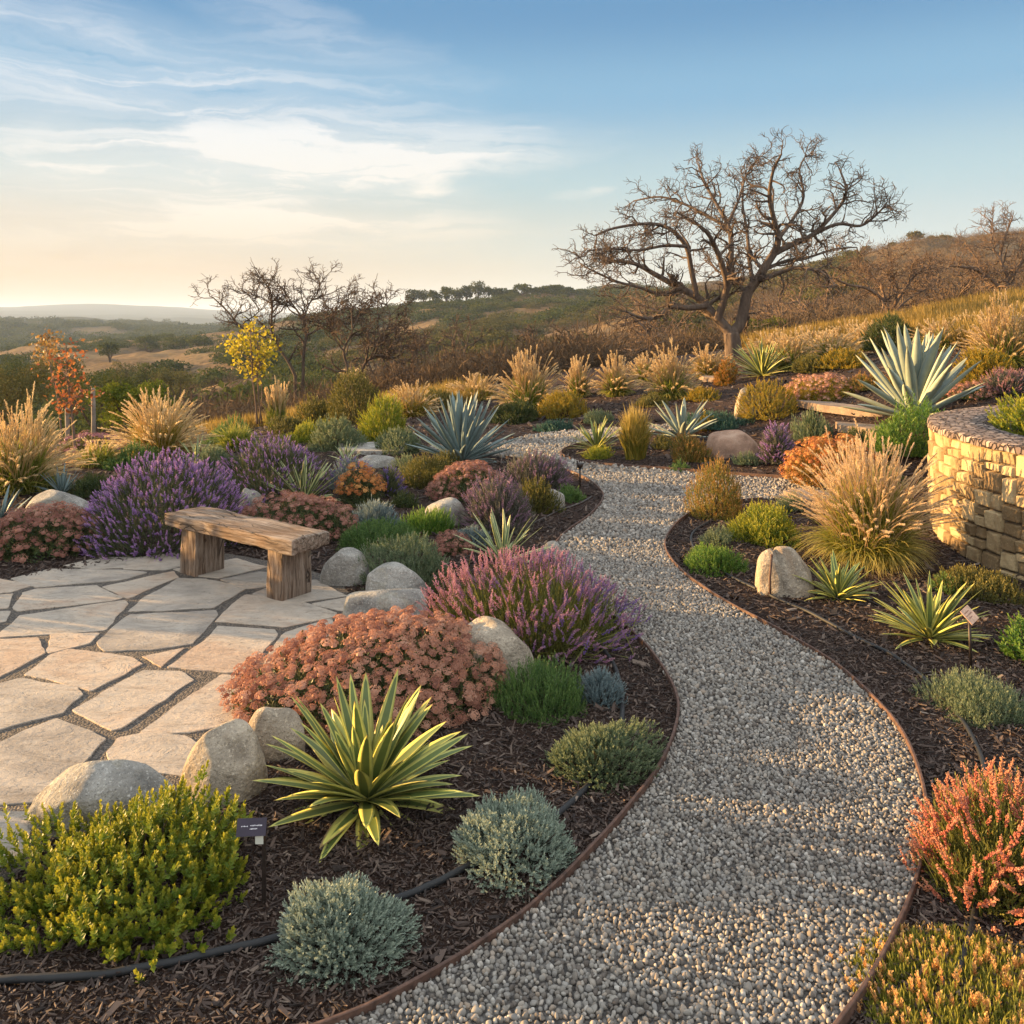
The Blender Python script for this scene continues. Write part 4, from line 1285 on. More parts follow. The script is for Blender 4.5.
def grass(px, bot, top, wid, label, blades, heads, nb=700, nh=110, pl=.2, hair=46, hl=.030, name='fountain_grass', cat='ornamental grass', group='clumps of ornamental grass', hb=.74, droop=.6, front=.62, lean=(4, 100), stiff=(0, 78), bw=.006):
    g = np.random.default_rng(int(px * 23 + bot * 3))
    x, y, zg, r, h = spot(px, bot, top, wid, front)
    s = (top - HOR) / F; h = max(H - zg - s * y, .12); nh = int(nh * 1.7); nb = int(nb * 1.25)
    d = math.hypot(x, y); p1 = d / F
    root = thing(name, label, cat, (x, y, zg - .01), 0, group)
    mb = MB()
    arcs(mb, g, nb, r * (.82 if nh else 1), h * hb, r * .34, max(bw, 1.0 * p1), lean, 8, droop, reach=(.55, 1.0))
    mb.build('blades', blades, root, smooth=False)
    if nh:
        mb = MB()
        C = arcs(mb, g, nh, r * 1.05, h, r * .26, 0, stiff, 12, .22, reach=(.74, 1.04))
        w = max(.0015, .35 * p1)
        for k in range(nh): mb.tube(C[k], w, 3, .2, False)
        # the plume: fine hairs round the last stretch of each stalk
        T = nrm(np.gradient(C, axis=1)); seg = np.linalg.norm(np.diff(C, axis=1), axis=2).sum(1)
        f0 = 1 - np.clip(pl / seg, .05, .5)
        q = np.linspace(0, 1, hair)
        tt = (f0[:, None] + (1 - f0[:, None]) * q[None]) * 11
        i0 = np.minimum(tt.astype(int), 10); fr = tt - i0
        kk = np.arange(nh)[:, None]
        P = C[kk, i0] * (1 - fr)[..., None] + C[kk, i0 + 1] * fr[..., None]
        A = nrm(T[kk, i0] * (1 - fr)[..., None] + T[kk, i0 + 1] * fr[..., None])
        N = nh * hair
        sz = np.tile(np.sin(math.pi * (.14 + .76 * q)) ** .7, nh) * g.uniform(.7, 1.25, N)
        Rm = frames(A.reshape(-1, 3), g.uniform(0, 6.28, N), np.radians(g.uniform(10, 42, N)))
        mb.inst(KITE, KITEF, P.reshape(-1, 3), Rm, np.column_stack([np.full(N, max(.0036, .58 * p1)), np.full(N, .002), sz * max(hl * .9, 2.7 * p1)]), np.repeat(g.random(nh), hair), np.tile(q, nh))
        mb.build('seed_heads', heads, root, smooth=False)
    return root


# ------------------------------------------------------------------ plant colours
G = leaf_mat
M['twig'] = bark_mat('twig', (.04, .028, .02), (.09, .065, .045), 30)
M['lime'] = G('lime_leaf', (.07, .12, .012), (.14, .19, .018), (.21, .23, .022), (.36, .32, .03), (.35, 1))
M['bright'] = G('bright_leaf', (.04, .10, .016), (.075, .165, .022), (.12, .20, .03), (.18, .26, .04))
M['green'] = G('green_leaf', (.035, .08, .018), (.065, .13, .028), (.10, .17, .04), (.14, .21, .055))
M['dark'] = G('dark_leaf', (.022, .042, .012), (.042, .068, .018), (.075, .095, .026), (.11, .11, .03))
M['silver'] = G('silver_leaf', (.115, .15, .11), (.185, .235, .18), (.255, .31, .24), (.34, .39, .30), (.3, 1), .2)
M['bluegrey'] = G('blue_grey_leaf', (.075, .115, .12), (.115, .165, .17), (.16, .215, .22), (.22, .27, .26), (.4, 1), .2)
M['sage'] = G('sage_leaf', (.07, .10, .048), (.11, .15, .072), (.155, .19, .10), (.21, .24, .13))
M['olive'] = G('olive_leaf', (.045, .052, .014), (.085, .088, .022), (.13, .12, .03), (.22, .18, .04))
M['gold'] = G('gold_leaf', (.10, .105, .012), (.21, .17, .018), (.32, .22, .022), (.40, .25, .025))
M['amber'] = G('amber_leaf', (.09, .09, .015), (.20, .13, .02), (.34, .15, .025), (.42, .16, .035))
M['rusty'] = G('rusty_leaf', (.08, .105, .018), (.16, .155, .028), (.26, .19, .035), (.42, .20, .055), (.35, 1))
M['teal'] = G('teal_leaf', (.018, .055, .04), (.03, .085, .06), (.05, .11, .08), (.08, .15, .10))
M['lav_leaf'] = G('lavender_leaf', (.05, .065, .035), (.085, .105, .05), (.13, .145, .06), (.17, .17, .07))
M['lime_stem'] = G('lime_stem', (.07, .085, .02), (.13, .14, .03), (.19, .19, .04), (.22, .21, .05))
M['yellow_stem'] = G('yellow_stem', (.10, .125, .022), (.19, .20, .03), (.28, .27, .04), (.32, .29, .05), transl=.45)
M['grey_leaf'] = G('dull_grey_leaf', (.06, .06, .045), (.10, .10, .075), (.14, .14, .10), (.18, .165, .12))
M['lavender'] = G('lavender_flower', (.24, .13, .40), (.38, .20, .50), (.54, .28, .50), (.60, .38, .58), (.4, 1), .4)
M['violet'] = G('violet_flower', (.085, .055, .26), (.13, .08, .34), (.20, .115, .40), (.28, .18, .48), (.4, 1), .4)
M['pinklav'] = G('pink_lavender_flower', (.54, .27, .30), (.43, .21, .31), (.23, .13, .36), (.60, .36, .38), (.5, 1), .4)
M['dustylav'] = G('dusty_lavender_flower', (.17, .10, .16), (.25, .14, .22), (.34, .18, .26), (.40, .24, .30), (.4, 1), .35)
M['rose'] = G('rose_flower', (.28, .12, .15), (.40, .17, .20), (.46, .22, .24), (.5, .3, .3), (.4, 1), .35)
M['sedum_leaf'] = G('sedum_leaf', (.035, .06, .02), (.06, .09, .026), (.09, .11, .03), (.12, .10, .04), transl=.2)
M['sedum'] = G('sedum_flower', (.27, .12, .085), (.43, .215, .14), (.54, .32, .22), (.50, .23, .125), (.5, 1), .25, .7)
M['sedum_rust'] = G('rust_sedum_flower', (.20, .085, .065), (.32, .15, .11), (.42, .225, .16), (.36, .155, .095), (.5, 1), .25, .7)
M['sedum_orange'] = G('orange_sedum_flower', (.36, .12, .035), (.48, .20, .055), (.54, .29, .09), (.48, .17, .05), (.5, 1), .25, .7)
M['coral'] = G('coral_flower', (.44, .12, .085), (.55, .19, .11), (.58, .27, .13), (.60, .34, .19), (.5, 1), .35)
M['peach'] = G('peach_flower', (.50, .20, .07), (.62, .30, .08), (.66, .40, .10), (.68, .44, .18), (.5, 1), .35)
M['blade'] = G('grass_blade', (.075, .125, .016), (.14, .18, .024), (.22, .23, .034), (.42, .33, .09), (.55, 1), .5)
M['blade_warm'] = G('warm_blade', (.11, .15, .018), (.20, .21, .028), (.30, .27, .045), (.48, .38, .13), (.5, 1), .5)
M['blade_gold'] = G('golden_blade', (.13, .14, .018), (.24, .20, .025), (.34, .24, .035), (.46, .32, .10), (.5, 1), .45)
M['plume'] = G('seed_plume', (.52, .38, .17), (.65, .50, .26), (.75, .61, .36), (.70, .54, .31), (.3, 1), .5, .6)
M['plume_gold'] = G('golden_plume', (.40, .28, .12), (.53, .40, .20), (.63, .51, .30), (.60, .46, .28), (.3, 1), .5, .6)
M['plume_pink'] = G('pink_seed_plume', (.54, .40, .22), (.66, .51, .30), (.76, .62, .40), (.72, .56, .37), (.3, 1), .5, .6)
M['yucca'] = blade_mat('variegated_blade', (.13, .175, .05), (.52, .50, .13), (.25, .17, .07), .52, transl=.25)
M['yucca_pale'] = blade_mat('pale_variegated_blade', (.13, .175, .075), (.50, .51, .23), (.25, .17, .08), .48)
M['yucca_green'] = blade_mat('green_blade', (.12, .165, .045), (.34, .34, .10), (.28, .20, .07), .55)
M['agave'] = blade_mat('blue_agave_blade', (.135, .19, .185), (.22, .27, .24), (.05, .03, .02), .88, .5, .04)
M['agave_pale'] = blade_mat('grey_agave_blade', (.20, .245, .205), (.33, .35, .25), (.05, .03, .02), .86, .5, .04)  # paler, warmer leaf colours than the blue agave

# ------------------------------------------------------------------ front of the left bed
shrub('leafy_shrub', 128, 957, 806, 246, M['lime'], 'big yellow green leafy shrub with upright shoots at the lower corner, before the flat boulder', ll=.024, lw=.0150, sl=.062, nl=20, cover=5.2, up=.45, lump=.26, low=.12, loose=.30, inner=.3, mx=36000, tilt=(30, 68))
rosette(366, 800, 224, 1.02, M['yucca'], 'biggest variegated yucca with yellow edged sword leaves in front of the orange sedum', n=88, w=.145, emin=-6, emax=84, curv=16, L=.47, dry=.08, seed=5, group='variegated yuccas')
sedum(385, 733, 619, 256, M['sedum'], 'largest sedum, a wide orange pink dome behind the biggest variegated yucca', n=600, hr=.042, fl=92, low=-.02, lump=.11)
spikes(530, 668, 545, 226, M['lime_stem'], M['pinklav'], 'wide pink to purple lavender leaning over the path edge', n=900, sl=.095, stem=.3, up=.30, scat=.2, layers=9, per=6, bw=.075, bl=.13, low=.0, fh=.66, fr=.8, fcover=2.6, sun_tint=.85)
shrub('santolina_mound', 338, 982, 868, 132, M['silver'], 'nearest silver green mound, sitting on the thick hose', 'santolina', 'silver green mounds on the mulch', ll=.0135, lw=.0058, sl=.036, nl=14, cover=3.9, up=.28, lump=.17, mx=30000, loose=.08, low=.02)
shrub('santolina_mound', 512, 882, 797, 122, M['silver'], 'silver green mound between the yucca and the path, second one along the hose', 'santolina', 'silver green mounds on the mulch', ll=.0135, lw=.0058, sl=.036, nl=14, cover=3.9, up=.28, lump=.17, mx=30000, loose=.08, low=.02)
shrub('santolina_mound', 599, 789, 717, 104, M['sage'], 'greener mound beside the path edge, third one along the hose', 'santolina', 'silver green mounds on the mulch', ll=.0145, lw=.0065, sl=.036, nl=14, cover=3.8, up=.3, lump=.17, mx=26000, loose=.08, low=.02)
shrub('low_shrub', 543, 722, 662, 98, M['green'], 'fresh green upright little shrub under the pink lavender', ll=.024, lw=.006, sl=.09, nl=16, cover=3.8, up=.7, lump=.12, mx=18000)
shrub('santolina_mound', 601, 708, 666, 46, M['bluegrey'], 'small grey tuft next to the fresh green little shrub', 'santolina', 'silver green mounds on the mulch', ll=.014, lw=.004, sl=.05, cover=3, lump=.15)

# ------------------------------------------------------------------ round the patio
spikes(165, 560, 452, 170, M['lav_leaf'], M['lavender'], 'big rounded purple lavender behind the far end of the bench', n=1500, sl=.062, stem=.14, up=.36, scat=.2, layers=6, per=5, bw=.15, bl=.22, low=-.05, fh=.84, fr=.87, lump=.06)
spikes(275, 507, 431, 122, M['lav_leaf'], M['lavender'], 'second purple lavender, farther back above the sedum behind the bench', n=950, sl=.062, stem=.14, scat=.2, layers=6, per=5, bw=.13, bl=.2, low=-.03, fh=.84, fr=.87)
sedum(42, 562, 502, 106, M['sedum_rust'], 'rust coloured sedum at the picture edge beside the big lavender', n=120, hr=.062, fl=50)
sedum(297, 548, 488, 116, M['sedum_rust'], 'brownish pink sedum right behind the bench seat', n=170, hr=.05, fl=46)
rosette(304, 503, 76, 1.0, M['yucca_pale'], 'pale striped yucca rising behind the brownish sedum and the bench', n=44, w=.10, emin=10, curv=10, L=.52, group='variegated yuccas')
rosette(346, 462, 36, 1.0, M['yucca_pale'], 'small pale striped yucca behind the little violet lavender', n=24, w=.09, emin=15, curv=10, L=.30, group='variegated yuccas')
rosette(0, 524, 56, 1.0, M['agave'], 'blue green yucca cut by the picture edge above the rust sedum', n=30, w=.08, emin=5, curv=15, L=.40, cat='yucca', name='blue_yucca', group='blue green rosettes')
rosette(62, 494, 58, .9, M['agave'], 'small dark blue green rosette behind the flat boulder near the picture edge', n=40, w=.07, emin=5, curv=10, L=.36, cat='yucca', name='blue_yucca', group='blue green rosettes')
rosette(196, 463, 54, 1.0, M['yucca_pale'], 'thin pale green yucca poking out behind the big lavender', n=26, w=.07, emin=15, curv=14, L=.40, group='variegated yuccas')
spikes(352, 492, 450, 52, M['bluegrey'], M['violet'], 'little violet blue lavender between the two pale striped yuccas', n=200, sl=.07, layers=5, per=4, bw=.13, bl=.2, fh=.8)
spikes(389, 498, 464, 34, M['lav_leaf'], M['violet'], 'dark violet lavender beside the small orange sedum', n=120, sl=.07, layers=5, per=4, bw=.13, bl=.2, fh=.85)
sedum(362, 507, 466, 50, M['sedum_orange'], 'small bright orange sedum above the blue fescue', n=46, hr=.055, fl=40, low=.35)
shrub('blue_fescue', 376, 527, 497, 44, M['bluegrey'], 'blue grey fescue tuft below the small orange sedum', 'fescue', ll=.06, lw=.004, sl=.08, nl=8, cover=3.2, up=.55, tilt=(5, 25))
shrub('pale_shrub', 375, 553, 517, 84, M['green'], 'bright green low bush above the rounded boulder of the patio corner', ll=.022, lw=.010, sl=.06, nl=10, cover=3.8, up=.5, lump=.14)
shrub('pale_shrub', 408, 588, 535, 92, M['sage'], 'pale green bush right behind the rounded grey boulder', ll=.024, lw=.010, sl=.07, nl=12, cover=3.8, up=.6, lump=.12)
sedum(452, 556, 533, 40, M['sedum_rust'], 'low brown sedum tucked behind the pale green bush', n=40, hr=.05, fl=36)
shrub('green_tuft', 427, 535, 506, 46, M['bright'], 'bright green tuft in front of the smooth grey boulder', 'tufted plant', ll=.05, lw=.007, sl=.08, nl=9, cover=3.4, up=.7, tilt=(5, 25))
shrub('santolina_mound', 474, 546, 525, 42, M['bluegrey'], 'low grey mat beside the yucca behind the pink lavender', 'santolina', 'silver green mounds on the mulch', ll=.014, lw=.005, sl=.05, cover=3)
rosette(503, 561, 78, 1.05, M['yucca_pale'], 'yellow green yucca whose leaf tips show above the pink lavender', n=30, w=.085, emin=12, curv=10, L=.42, group='variegated yuccas')
shrub('green_tuft', 441, 606, 578, 44, M['dark'], 'dark green sprigs between the grey boulders and the pink lavender', 'tufted plant', ll=.03, lw=.006, cover=3)

# ------------------------------------------------------------------ middle of the left bed
rosette(462, 461, 118, 1.02, M['agave'], 'large blue agave standing in the middle of the left bed', n=84, w=.088, emin=-2, emax=88, curv=3, thick=.016, channel=.30, waist=.5, L=.92, pw=1.5, cat='agave', name='blue_agave', group='big agaves', jit=4, seed=21)
sedum(462, 502, 458, 82, M['sedum_rust'], 'pink red sedum at the foot of the large blue agave', n=120, hr=.062, fl=36, up=.5)
spikes(497, 534, 473, 84, M['grey_leaf'], M['dustylav'], 'faded grey pink lavender beside the smooth grey boulder', n=330, sl=.10, layers=6, per=4, bw=.10, bl=.16, fh=.82, stem=.2)
spikes(534, 493, 448, 76, M['grey_leaf'], M['dustylav'], 'faded lavender along the path bend behind the olive bush', n=280, sl=.10, layers=6, per=4, bw=.11, bl=.16, fh=.82)
shrub('round_shrub', 430, 489, 455, 56, M['olive'], 'rounded grey olive shrub at the foot of the agave of the left bed', ll=.03, lw=.006, sl=.1, nl=12, cover=3.2, up=.6, tilt=(5, 30))
shrub('round_shrub', 537, 514, 479, 44, M['olive'], 'olive green bush between the faded lavenders and the path light', ll=.03, lw=.006, sl=.1, nl=12, cover=3.2, up=.6, tilt=(5, 30))
shrub('low_shrub', 571, 503, 485, 32, M['green'], 'low green plant at the foot of the path light', ll=.03, lw=.010, cover=3.4)
shrub('low_shrub', 335, 452, 419, 62, M['sage'], 'grey green shrub before the dark bushes, above the violet lavender', ll=.04, lw=.014, cover=3.2)
shrub('low_shrub', 399, 455, 430, 52, M['sage'], 'low grey green shrub on the near side of the round yellow tuft', ll=.04, lw=.012, cover=3.2)
shrub('yellow_tuft', 384, 442, 400, 46, M['lime'], 'round yellow green tuft beside the large blue agave', 'tufted plant', ll=.08, lw=.010, sl=.14, nl=8, cover=3.2, up=.6, tilt=(5, 25))
shrub('dark_shrub', 357, 425, 374, 66, M['olive'], 'tall bush with sunlit yellow crown below the leaning bare tree', ll=.06, lw=.014, sl=.16, nl=10, cover=3.4, up=.6, tilt=(5, 35), lump=.12)
shrub('dark_shrub', 322, 424, 398, 46, M['olive'], 'spreading olive bush on the near side of the sunlit tall bush', ll=.06, lw=.014, sl=.14, nl=10, cover=3.2, up=.6, tilt=(5, 35))
shrub('dark_shrub', 303, 413, 372, 70, M['dark'], 'dark green bush beside the yellow sapling', ll=.06, lw=.022, sl=.14, nl=10, cover=3.2, lump=.16)
shrub('dark_shrub', 207, 424, 391, 62, M['dark'], 'dull olive bush behind the second plumed grass', ll=.06, lw=.02, sl=.14, nl=10, cover=3.0, lump=.16)
grass(277, 432, 383, 46, 'upright green grass with straw tips beside the stems of the yellow sapling', M['blade'], M['plume'], nb=420, nh=46, pl=.25, hb=.80, name='feather_grass', lean=(0, 75), stiff=(0, 34))
grass(413, 418, 382, 70, 'soft golden grass behind the large blue agave', M['blade_gold'], M['plume_gold'], nb=420, nh=60, pl=.25, hair=30, name='feather_grass')
grass(478, 402, 374, 75, 'golden haze of grass seen through the tips of the blue agave', M['blade_gold'], M['plume_gold'], nb=380, nh=60, pl=.25, hair=30, name='feather_grass')
grass(18, 500, 402, 132, 'plumed fountain grass cut by the picture edge above the rust sedum', M['blade'], M['plume'], nb=900, nh=170, pl=.28, hair=60, hl=.035)
grass(160, 462, 391, 116, 'plumed fountain grass with a yellow base behind the big lavender', M['blade_gold'], M['plume'], nb=800, nh=150, pl=.30, hair=56, hl=.04)
grass(236, 452, 420, 66, 'short green grass between the yellow sapling and the second lavender', M['blade'], None, nb=500, nh=0, hb=1, name='low_grass', group='low green grass clumps')
grass(98, 470, 436, 76, 'short green grass at the foot of the red leaved sapling', M['blade'], M['plume'], nb=460, nh=24, pl=.2, hair=30, hb=.9, name='low_grass', group='low green grass clumps')
sedum(90, 452, 432, 60, M['rose'], 'dull pink ground plant round the stakes of the red leaved sapling', n=50, hr=.06, fl=24, fol='olive', group='low pink flowering plants', cat='flowering plant', name='flowering_plant')

for nm, px, bot, top, w, mt, lab, kw in [
    ('low_shrub', 232, 446, 424, 54, 'green', 'green leafy filler plant behind the second lavender', {}),
    ('low_shrub', 305, 444, 420, 50, 'lime', 'light green plant beside the grey green shrub of the left bed', {}),
    ('low_shrub', 292, 434, 414, 40, 'olive', 'small olive plant at the foot of the upright green grass', {}),
    ('green_tuft', 412, 476, 456, 34, 'sage', 'small sage tuft on the near side of the half buried boulder', {}),
    ('green_tuft', 404, 508, 490, 34, 'dark', 'dark tuft between the orange sedum and the smooth grey boulder', {}),
    ('low_shrub', 330, 527, 506, 40, 'dark', 'dark green plant at the side of the sedum behind the bench', {}),
    ('low_shrub', 505, 534, 516, 44, 'grey_leaf', 'low grey plant under the faded grey pink lavender', {}),
    ('low_shrub', 448, 470, 452, 30, 'olive', 'little olive plant at the side of the pink red sedum', {}),
    ('low_shrub', 215, 470, 446, 44, 'sage', 'sage plant filling the gap between the two big lavenders', {}),
    ('low_shrub', 132, 470, 446, 52, 'green', 'green plant below the plumes of the second fountain grass', {}),
    ('low_shrub', 92, 498, 472, 50, 'dark', 'dark leafy plant at the side of the big lavender near the flat boulder', {}),
    ('low_shrub', 30, 492, 468, 60, 'green', 'green leafy plant under the plumes at the picture edge', {}),
    ('dark_shrub', 250, 420, 396, 56, 'olive', 'olive bush behind the stems of the yellow sapling', {}),
    ('dark_shrub', 165, 418, 392, 60, 'dark', 'dark bush rising behind the plumes of the second fountain grass', {}),
    ('dark_shrub', 440, 410, 388, 46, 'olive', 'olive bush right behind the blue agave', {}),
    ('low_shrub', 600, 424, 410, 34, 'sage', 'little sage mound on the far bank above the green yucca', {}),
    ('low_shrub', 652, 408, 394, 34, 'olive', 'little olive mound below the tallest plumed grass of the far bank', {}),
    ('low_shrub', 700, 402, 384, 36, 'gold', 'small yellow mound on the bank left of the golden orange bush', {}),
    ('low_shrub', 870, 392, 372, 44, 'rusty', 'rust tipped shrub at the side of the salmon sedum', {}),
    ('low_shrub', 860, 446, 428, 34, 'dark', 'dark plant between the two stone slabs', {}),
    ('low_shrub', 884, 486, 462, 40, 'green', 'green plant in the gap between the big grass and the bright leafy plant', {}),
    ('low_shrub', 665, 450, 436, 28, 'olive', 'small olive plant beside the upright grass of the island', {}),
    ('low_shrub', 748, 466, 452, 26, 'sage', 'small sage plant at the end of the pinkish boulder', {}),
    ('low_shrub', 795, 512, 488, 40, 'sage', 'dull green plant at the tip of the orange leaved sedum', {}),
    ('low_shrub', 950, 596, 574, 40, 'green', 'small green plant near the foot of the wall', {}),
    ('low_shrub', 940, 398, 378, 40, 'olive', 'olive plant on the bank right of the large agave', {}),
]:
    shrub(nm, px, bot, top, w, M[mt], lab, 'tufted plant' if nm == 'green_tuft' else 'shrub', ll=.034, lw=.011, cover=3.0, up=.5, lump=.2, **kw)

# ------------------------------------------------------------------ beyond the far path
grass(528, 414, 352, 87, 'tall glowing plumed grass between the blue agave and the far path, largest of its row', M['blade'], M['plume_gold'], nb=700, nh=120, pl=.26, hair=44, front=.4)
grass(578, 399, 357, 40, 'narrower plumed grass second in the row along the far bank', M['blade'], M['plume_gold'], nb=420, nh=60, pl=.22, hair=36)
grass(616, 398, 354, 55, 'plumed grass third in the row along the far bank', M['blade'], M['plume_gold'], nb=480, nh=76, pl=.22, hair=36)
grass(671, 402, 345, 70, 'plumed grass on the bank right before the small agave, tallest beside the oak', M['blade'], M['plume_gold'], nb=650, nh=100, pl=.26, hair=40)
grass(708, 380, 346, 61, 'golden grass touching the trunk of the bare oak', M['blade_gold'], M['plume_gold'], nb=460, nh=80, pl=.22, hair=30, name='feather_grass')
grass(790, 372, 330, 70, 'golden grass beyond the green yucca of the oak', M['blade'], M['plume_gold'], nb=480, nh=80, pl=.22, hair=30, name='feather_grass')
grass(832, 364, 326, 70, 'golden grass between the oak and the large agave', M['blade'], M['plume_gold'], nb=480, nh=80, pl=.22, hair=30, name='feather_grass')
grass(868, 352, 322, 64, 'golden grass just behind the leaves of the large agave', M['blade_gold'], M['plume_gold'], nb=420, nh=70, pl=.22, hair=30, name='feather_grass')
grass(645, 383, 352, 43, 'golden grass filling the gap before the oak in the far row', M['blade'], M['plume_gold'], nb=380, nh=60, pl=.22, hair=30, name='feather_grass')
grass(1003, 372, 300, 87, 'big plumed grass on the slope above the stone wall', M['blade'], M['plume_gold'], nb=700, nh=130, pl=.30, hair=44)
for px, bot, top, w, lab in [
    (772, 360, 332, 60, 'golden grass at the rear of the green yucca'),
    (812, 356, 328, 64, 'hazy golden grass on the slope above the yellow bush'),
    (850, 346, 322, 70, 'hazy golden grass on the slope, upper row behind the large agave'),
    (940, 352, 318, 66, 'golden grass beside the big plumed grass of the slope'),
    (968, 340, 312, 60, 'golden grass just above the big plumed grass of the slope'),
    (350, 388, 370, 60, 'straw grass on the rim behind the sunlit tall bush'),
]:
    grass(px, bot, top, w, lab, M['blade' if px % 2 else 'blade_warm'], M['plume_gold'], nb=460, nh=60, pl=.22, hair=30, name='feather_grass')
shrub('amber_shrub', 564, 419, 391, 50, M['gold'], 'low golden bush in front of the tall glowing grass', group='low golden bushes', ll=.04, lw=.014, cover=3.4, up=.6)
shrub('low_shrub', 516, 424, 402, 50, M['dark'], 'dark green mound between the blue agave and the glowing grass', ll=.04, lw=.014, cover=3.2)
shrub('creeping_juniper', 556, 432, 419, 44, M['teal'], 'low blue green mat along the far path', 'juniper', 'creeping junipers', ll=.04, lw=.012, cover=3.0)
shrub('creeping_juniper', 722, 432, 411, 72, M['teal'], 'blue green creeping mat below the golden orange bush', 'juniper', 'creeping junipers', ll=.035, lw=.011, cover=3.0)
shrub('amber_shrub', 725, 386, 362, 26, M['amber'], 'small orange bush at the foot of the oak trunk', ll=.05, lw=.018, cover=3.2)
rosette(763, 376, 50, .9, M['yucca_green'], 'spiky green yucca right beside the oak trunk', n=80, w=.06, emin=4, curv=10, L=.92, name='green_yucca')
shrub('amber_shrub', 766, 422, 382, 64, M['gold'], 'rounded golden orange bush with a boulder at its side on the upper bank', group='low golden bushes', ll=.032, lw=.014, cover=3.8, lump=.08)
sedum(820, 404, 373, 74, M['sedum'], 'salmon pink sedum on the upper bank beside the large agave', n=110, hr=.06, fl=34, fol='gold')
shrub('amber_shrub', 812, 374, 352, 40, M['olive'], 'olive bush in the upper row behind the salmon sedum', ll=.05, lw=.02, cover=3.2)
shrub('amber_shrub', 846, 370, 348, 48, M['gold'], 'yellow bush in the upper row beside the large agave', group='low golden bushes', ll=.05, lw=.02, cover=3.2)
shrub('dark_shrub', 895, 352, 316, 64, M['dark'], 'dark bush behind the upright leaves of the large agave', ll=.06, lw=.022, cover=3.0, lump=.15)
shrub('amber_shrub', 987, 388, 340, 56, M['gold'], 'yellow green bush at the foot of the big plumed grass on the slope', ll=.04, lw=.018, cover=3.2)
spikes(1006, 398, 364, 56, M['grey_leaf'], M['rose'], 'pink flowering bush on the slope above the wall', n=260, sl=.09, layers=5, per=4, bw=.12, bl=.2, cat='flowering shrub', name='flowering_shrub', group='low pink flowering plants')
sedum(966, 402, 381, 52, M['sedum_rust'], 'red brown sedum between the large agave and the wall top', n=70, hr=.055, fl=30)
rosette(915, 418, 150, 1.10, M['agave_pale'], 'largest agave, a broad grey blue rosette beside the stone wall', n=54, w=.125, emin=-4, emax=88, curv=3, thick=.022, channel=.34, waist=.5, L=1.12, pw=1.5, cat='agave', name='blue_agave', group='big agaves', jit=4, seed=33)
shrub('leafy_shrub', 903, 462, 412, 66, M['bright'], 'bright green leafy plant between the large agave and the wall', ll=.06, lw=.016, sl=.12, nl=8, cover=3.4, up=.6)

# ------------------------------------------------------------------ the island
rosette(597, 450, 50, .95, M['yucca_green'], 'yellow green yucca near the tip of the planted island', n=56, w=.075, emin=4, curv=12, L=.52, name='green_yucca')
shrub('low_shrub', 599, 460, 445, 28, M['lime'], 'tiny yellow green plant at the tip of the planted island', ll=.03, lw=.011, cover=3.2)
grass(635, 462, 401, 56, 'upright yellow green grass at the middle of the planted island', M['blade_gold'], None, nb=900, nh=0, hb=1.0, lean=(0, 62), droop=.25, name='feather_grass', bw=.008)
rosette(682, 438, 64, 1.05, M['agave_pale'], 'small pale agave on the planted island', n=30, w=.13, emin=0, emax=86, curv=6, thick=.012, channel=.30, waist=.5, L=.62, cat='agave', name='blue_agave', group='big agaves', jit=5)
shrub('heather_mound', 690, 464, 432, 46, M['rusty'], 'brownish heather mound beside the pinkish boulder', 'heather', ll=.03, lw=.007, cover=3.2, up=.6)
shrub('low_shrub', 681, 473, 461, 22, M['green'], 'tiny green plant at the island edge below the heather mound', ll=.03, lw=.01, cover=3)
shrub('yellow_tuft', 706, 432, 414, 22, M['gold'], 'small yellow succulent next to the small pale agave', 'tufted plant', ll=.04, lw=.02, cover=3)
spikes(776, 467, 420, 44, M['grey_leaf'], M['lavender'], 'small purple lavender beside the pinkish boulder of the island', n=190, sl=.09, layers=6, per=4, bw=.11, bl=.18, fh=.85)
shrub('green_tuft', 816, 446, 412, 42, M['sage'], 'silver yellow tuft behind the small purple lavender', 'tufted plant', ll=.07, lw=.009, sl=.14, nl=8, cover=2.8, up=.75, tilt=(5, 20))
sedum(832, 492, 432, 96, M['sedum_orange'], 'orange leaved sedum spreading below the upper stone slabs', n=130, hr=.058, fl=36, fol='amber')

# ------------------------------------------------------------------ right bed
shrub('amber_shrub', 719, 521, 462, 60, M['rusty'], 'upright shrub with reddish tips at the corner of the right bed', ll=.026, lw=.009, sl=.12, nl=14, cover=3.4, up=.75, lump=.12, tilt=(10, 40))
shrub('leafy_shrub', 765, 547, 501, 72, M['lime'], 'bushy yellow green shrub behind the cleft boulder', ll=.028, lw=.012, sl=.09, nl=12, cover=3.8, up=.6)
shrub('low_shrub', 717, 575, 542, 54, M['bright'], 'bright green low bush beside the hose and the path edge', ll=.024, lw=.008, sl=.07, nl=14, cover=3.8, up=.6)
shrub('santolina_mound', 716, 546, 525, 38, M['sage'], 'small dull green mat inside the loop of the hose', 'santolina', 'silver green mounds on the mulch', ll=.016, lw=.005, cover=2.8)
grass(868, 576, 437, 176, 'largest plumed fountain grass, golden and pink, in front of the stone wall', M['blade_warm'], M['plume_pink'], nb=2600, nh=250, pl=.17, hair=80, hl=.028, front=.55, hb=.82, droop=.7, stiff=(0, 66))
rosette(838, 598, 84, .95, M['yucca'], 'smaller variegated yucca between the cleft boulder and the big grass', n=64, w=.10, emin=-6, curv=20, L=.34, group='variegated yuccas')
rosette(930, 638, 112, 1.02, M['yucca'], 'variegated yucca with yellow stripes behind the copper coloured label', n=66, w=.105, emin=-4, curv=16, L=.40, group='variegated yuccas', seed=9)
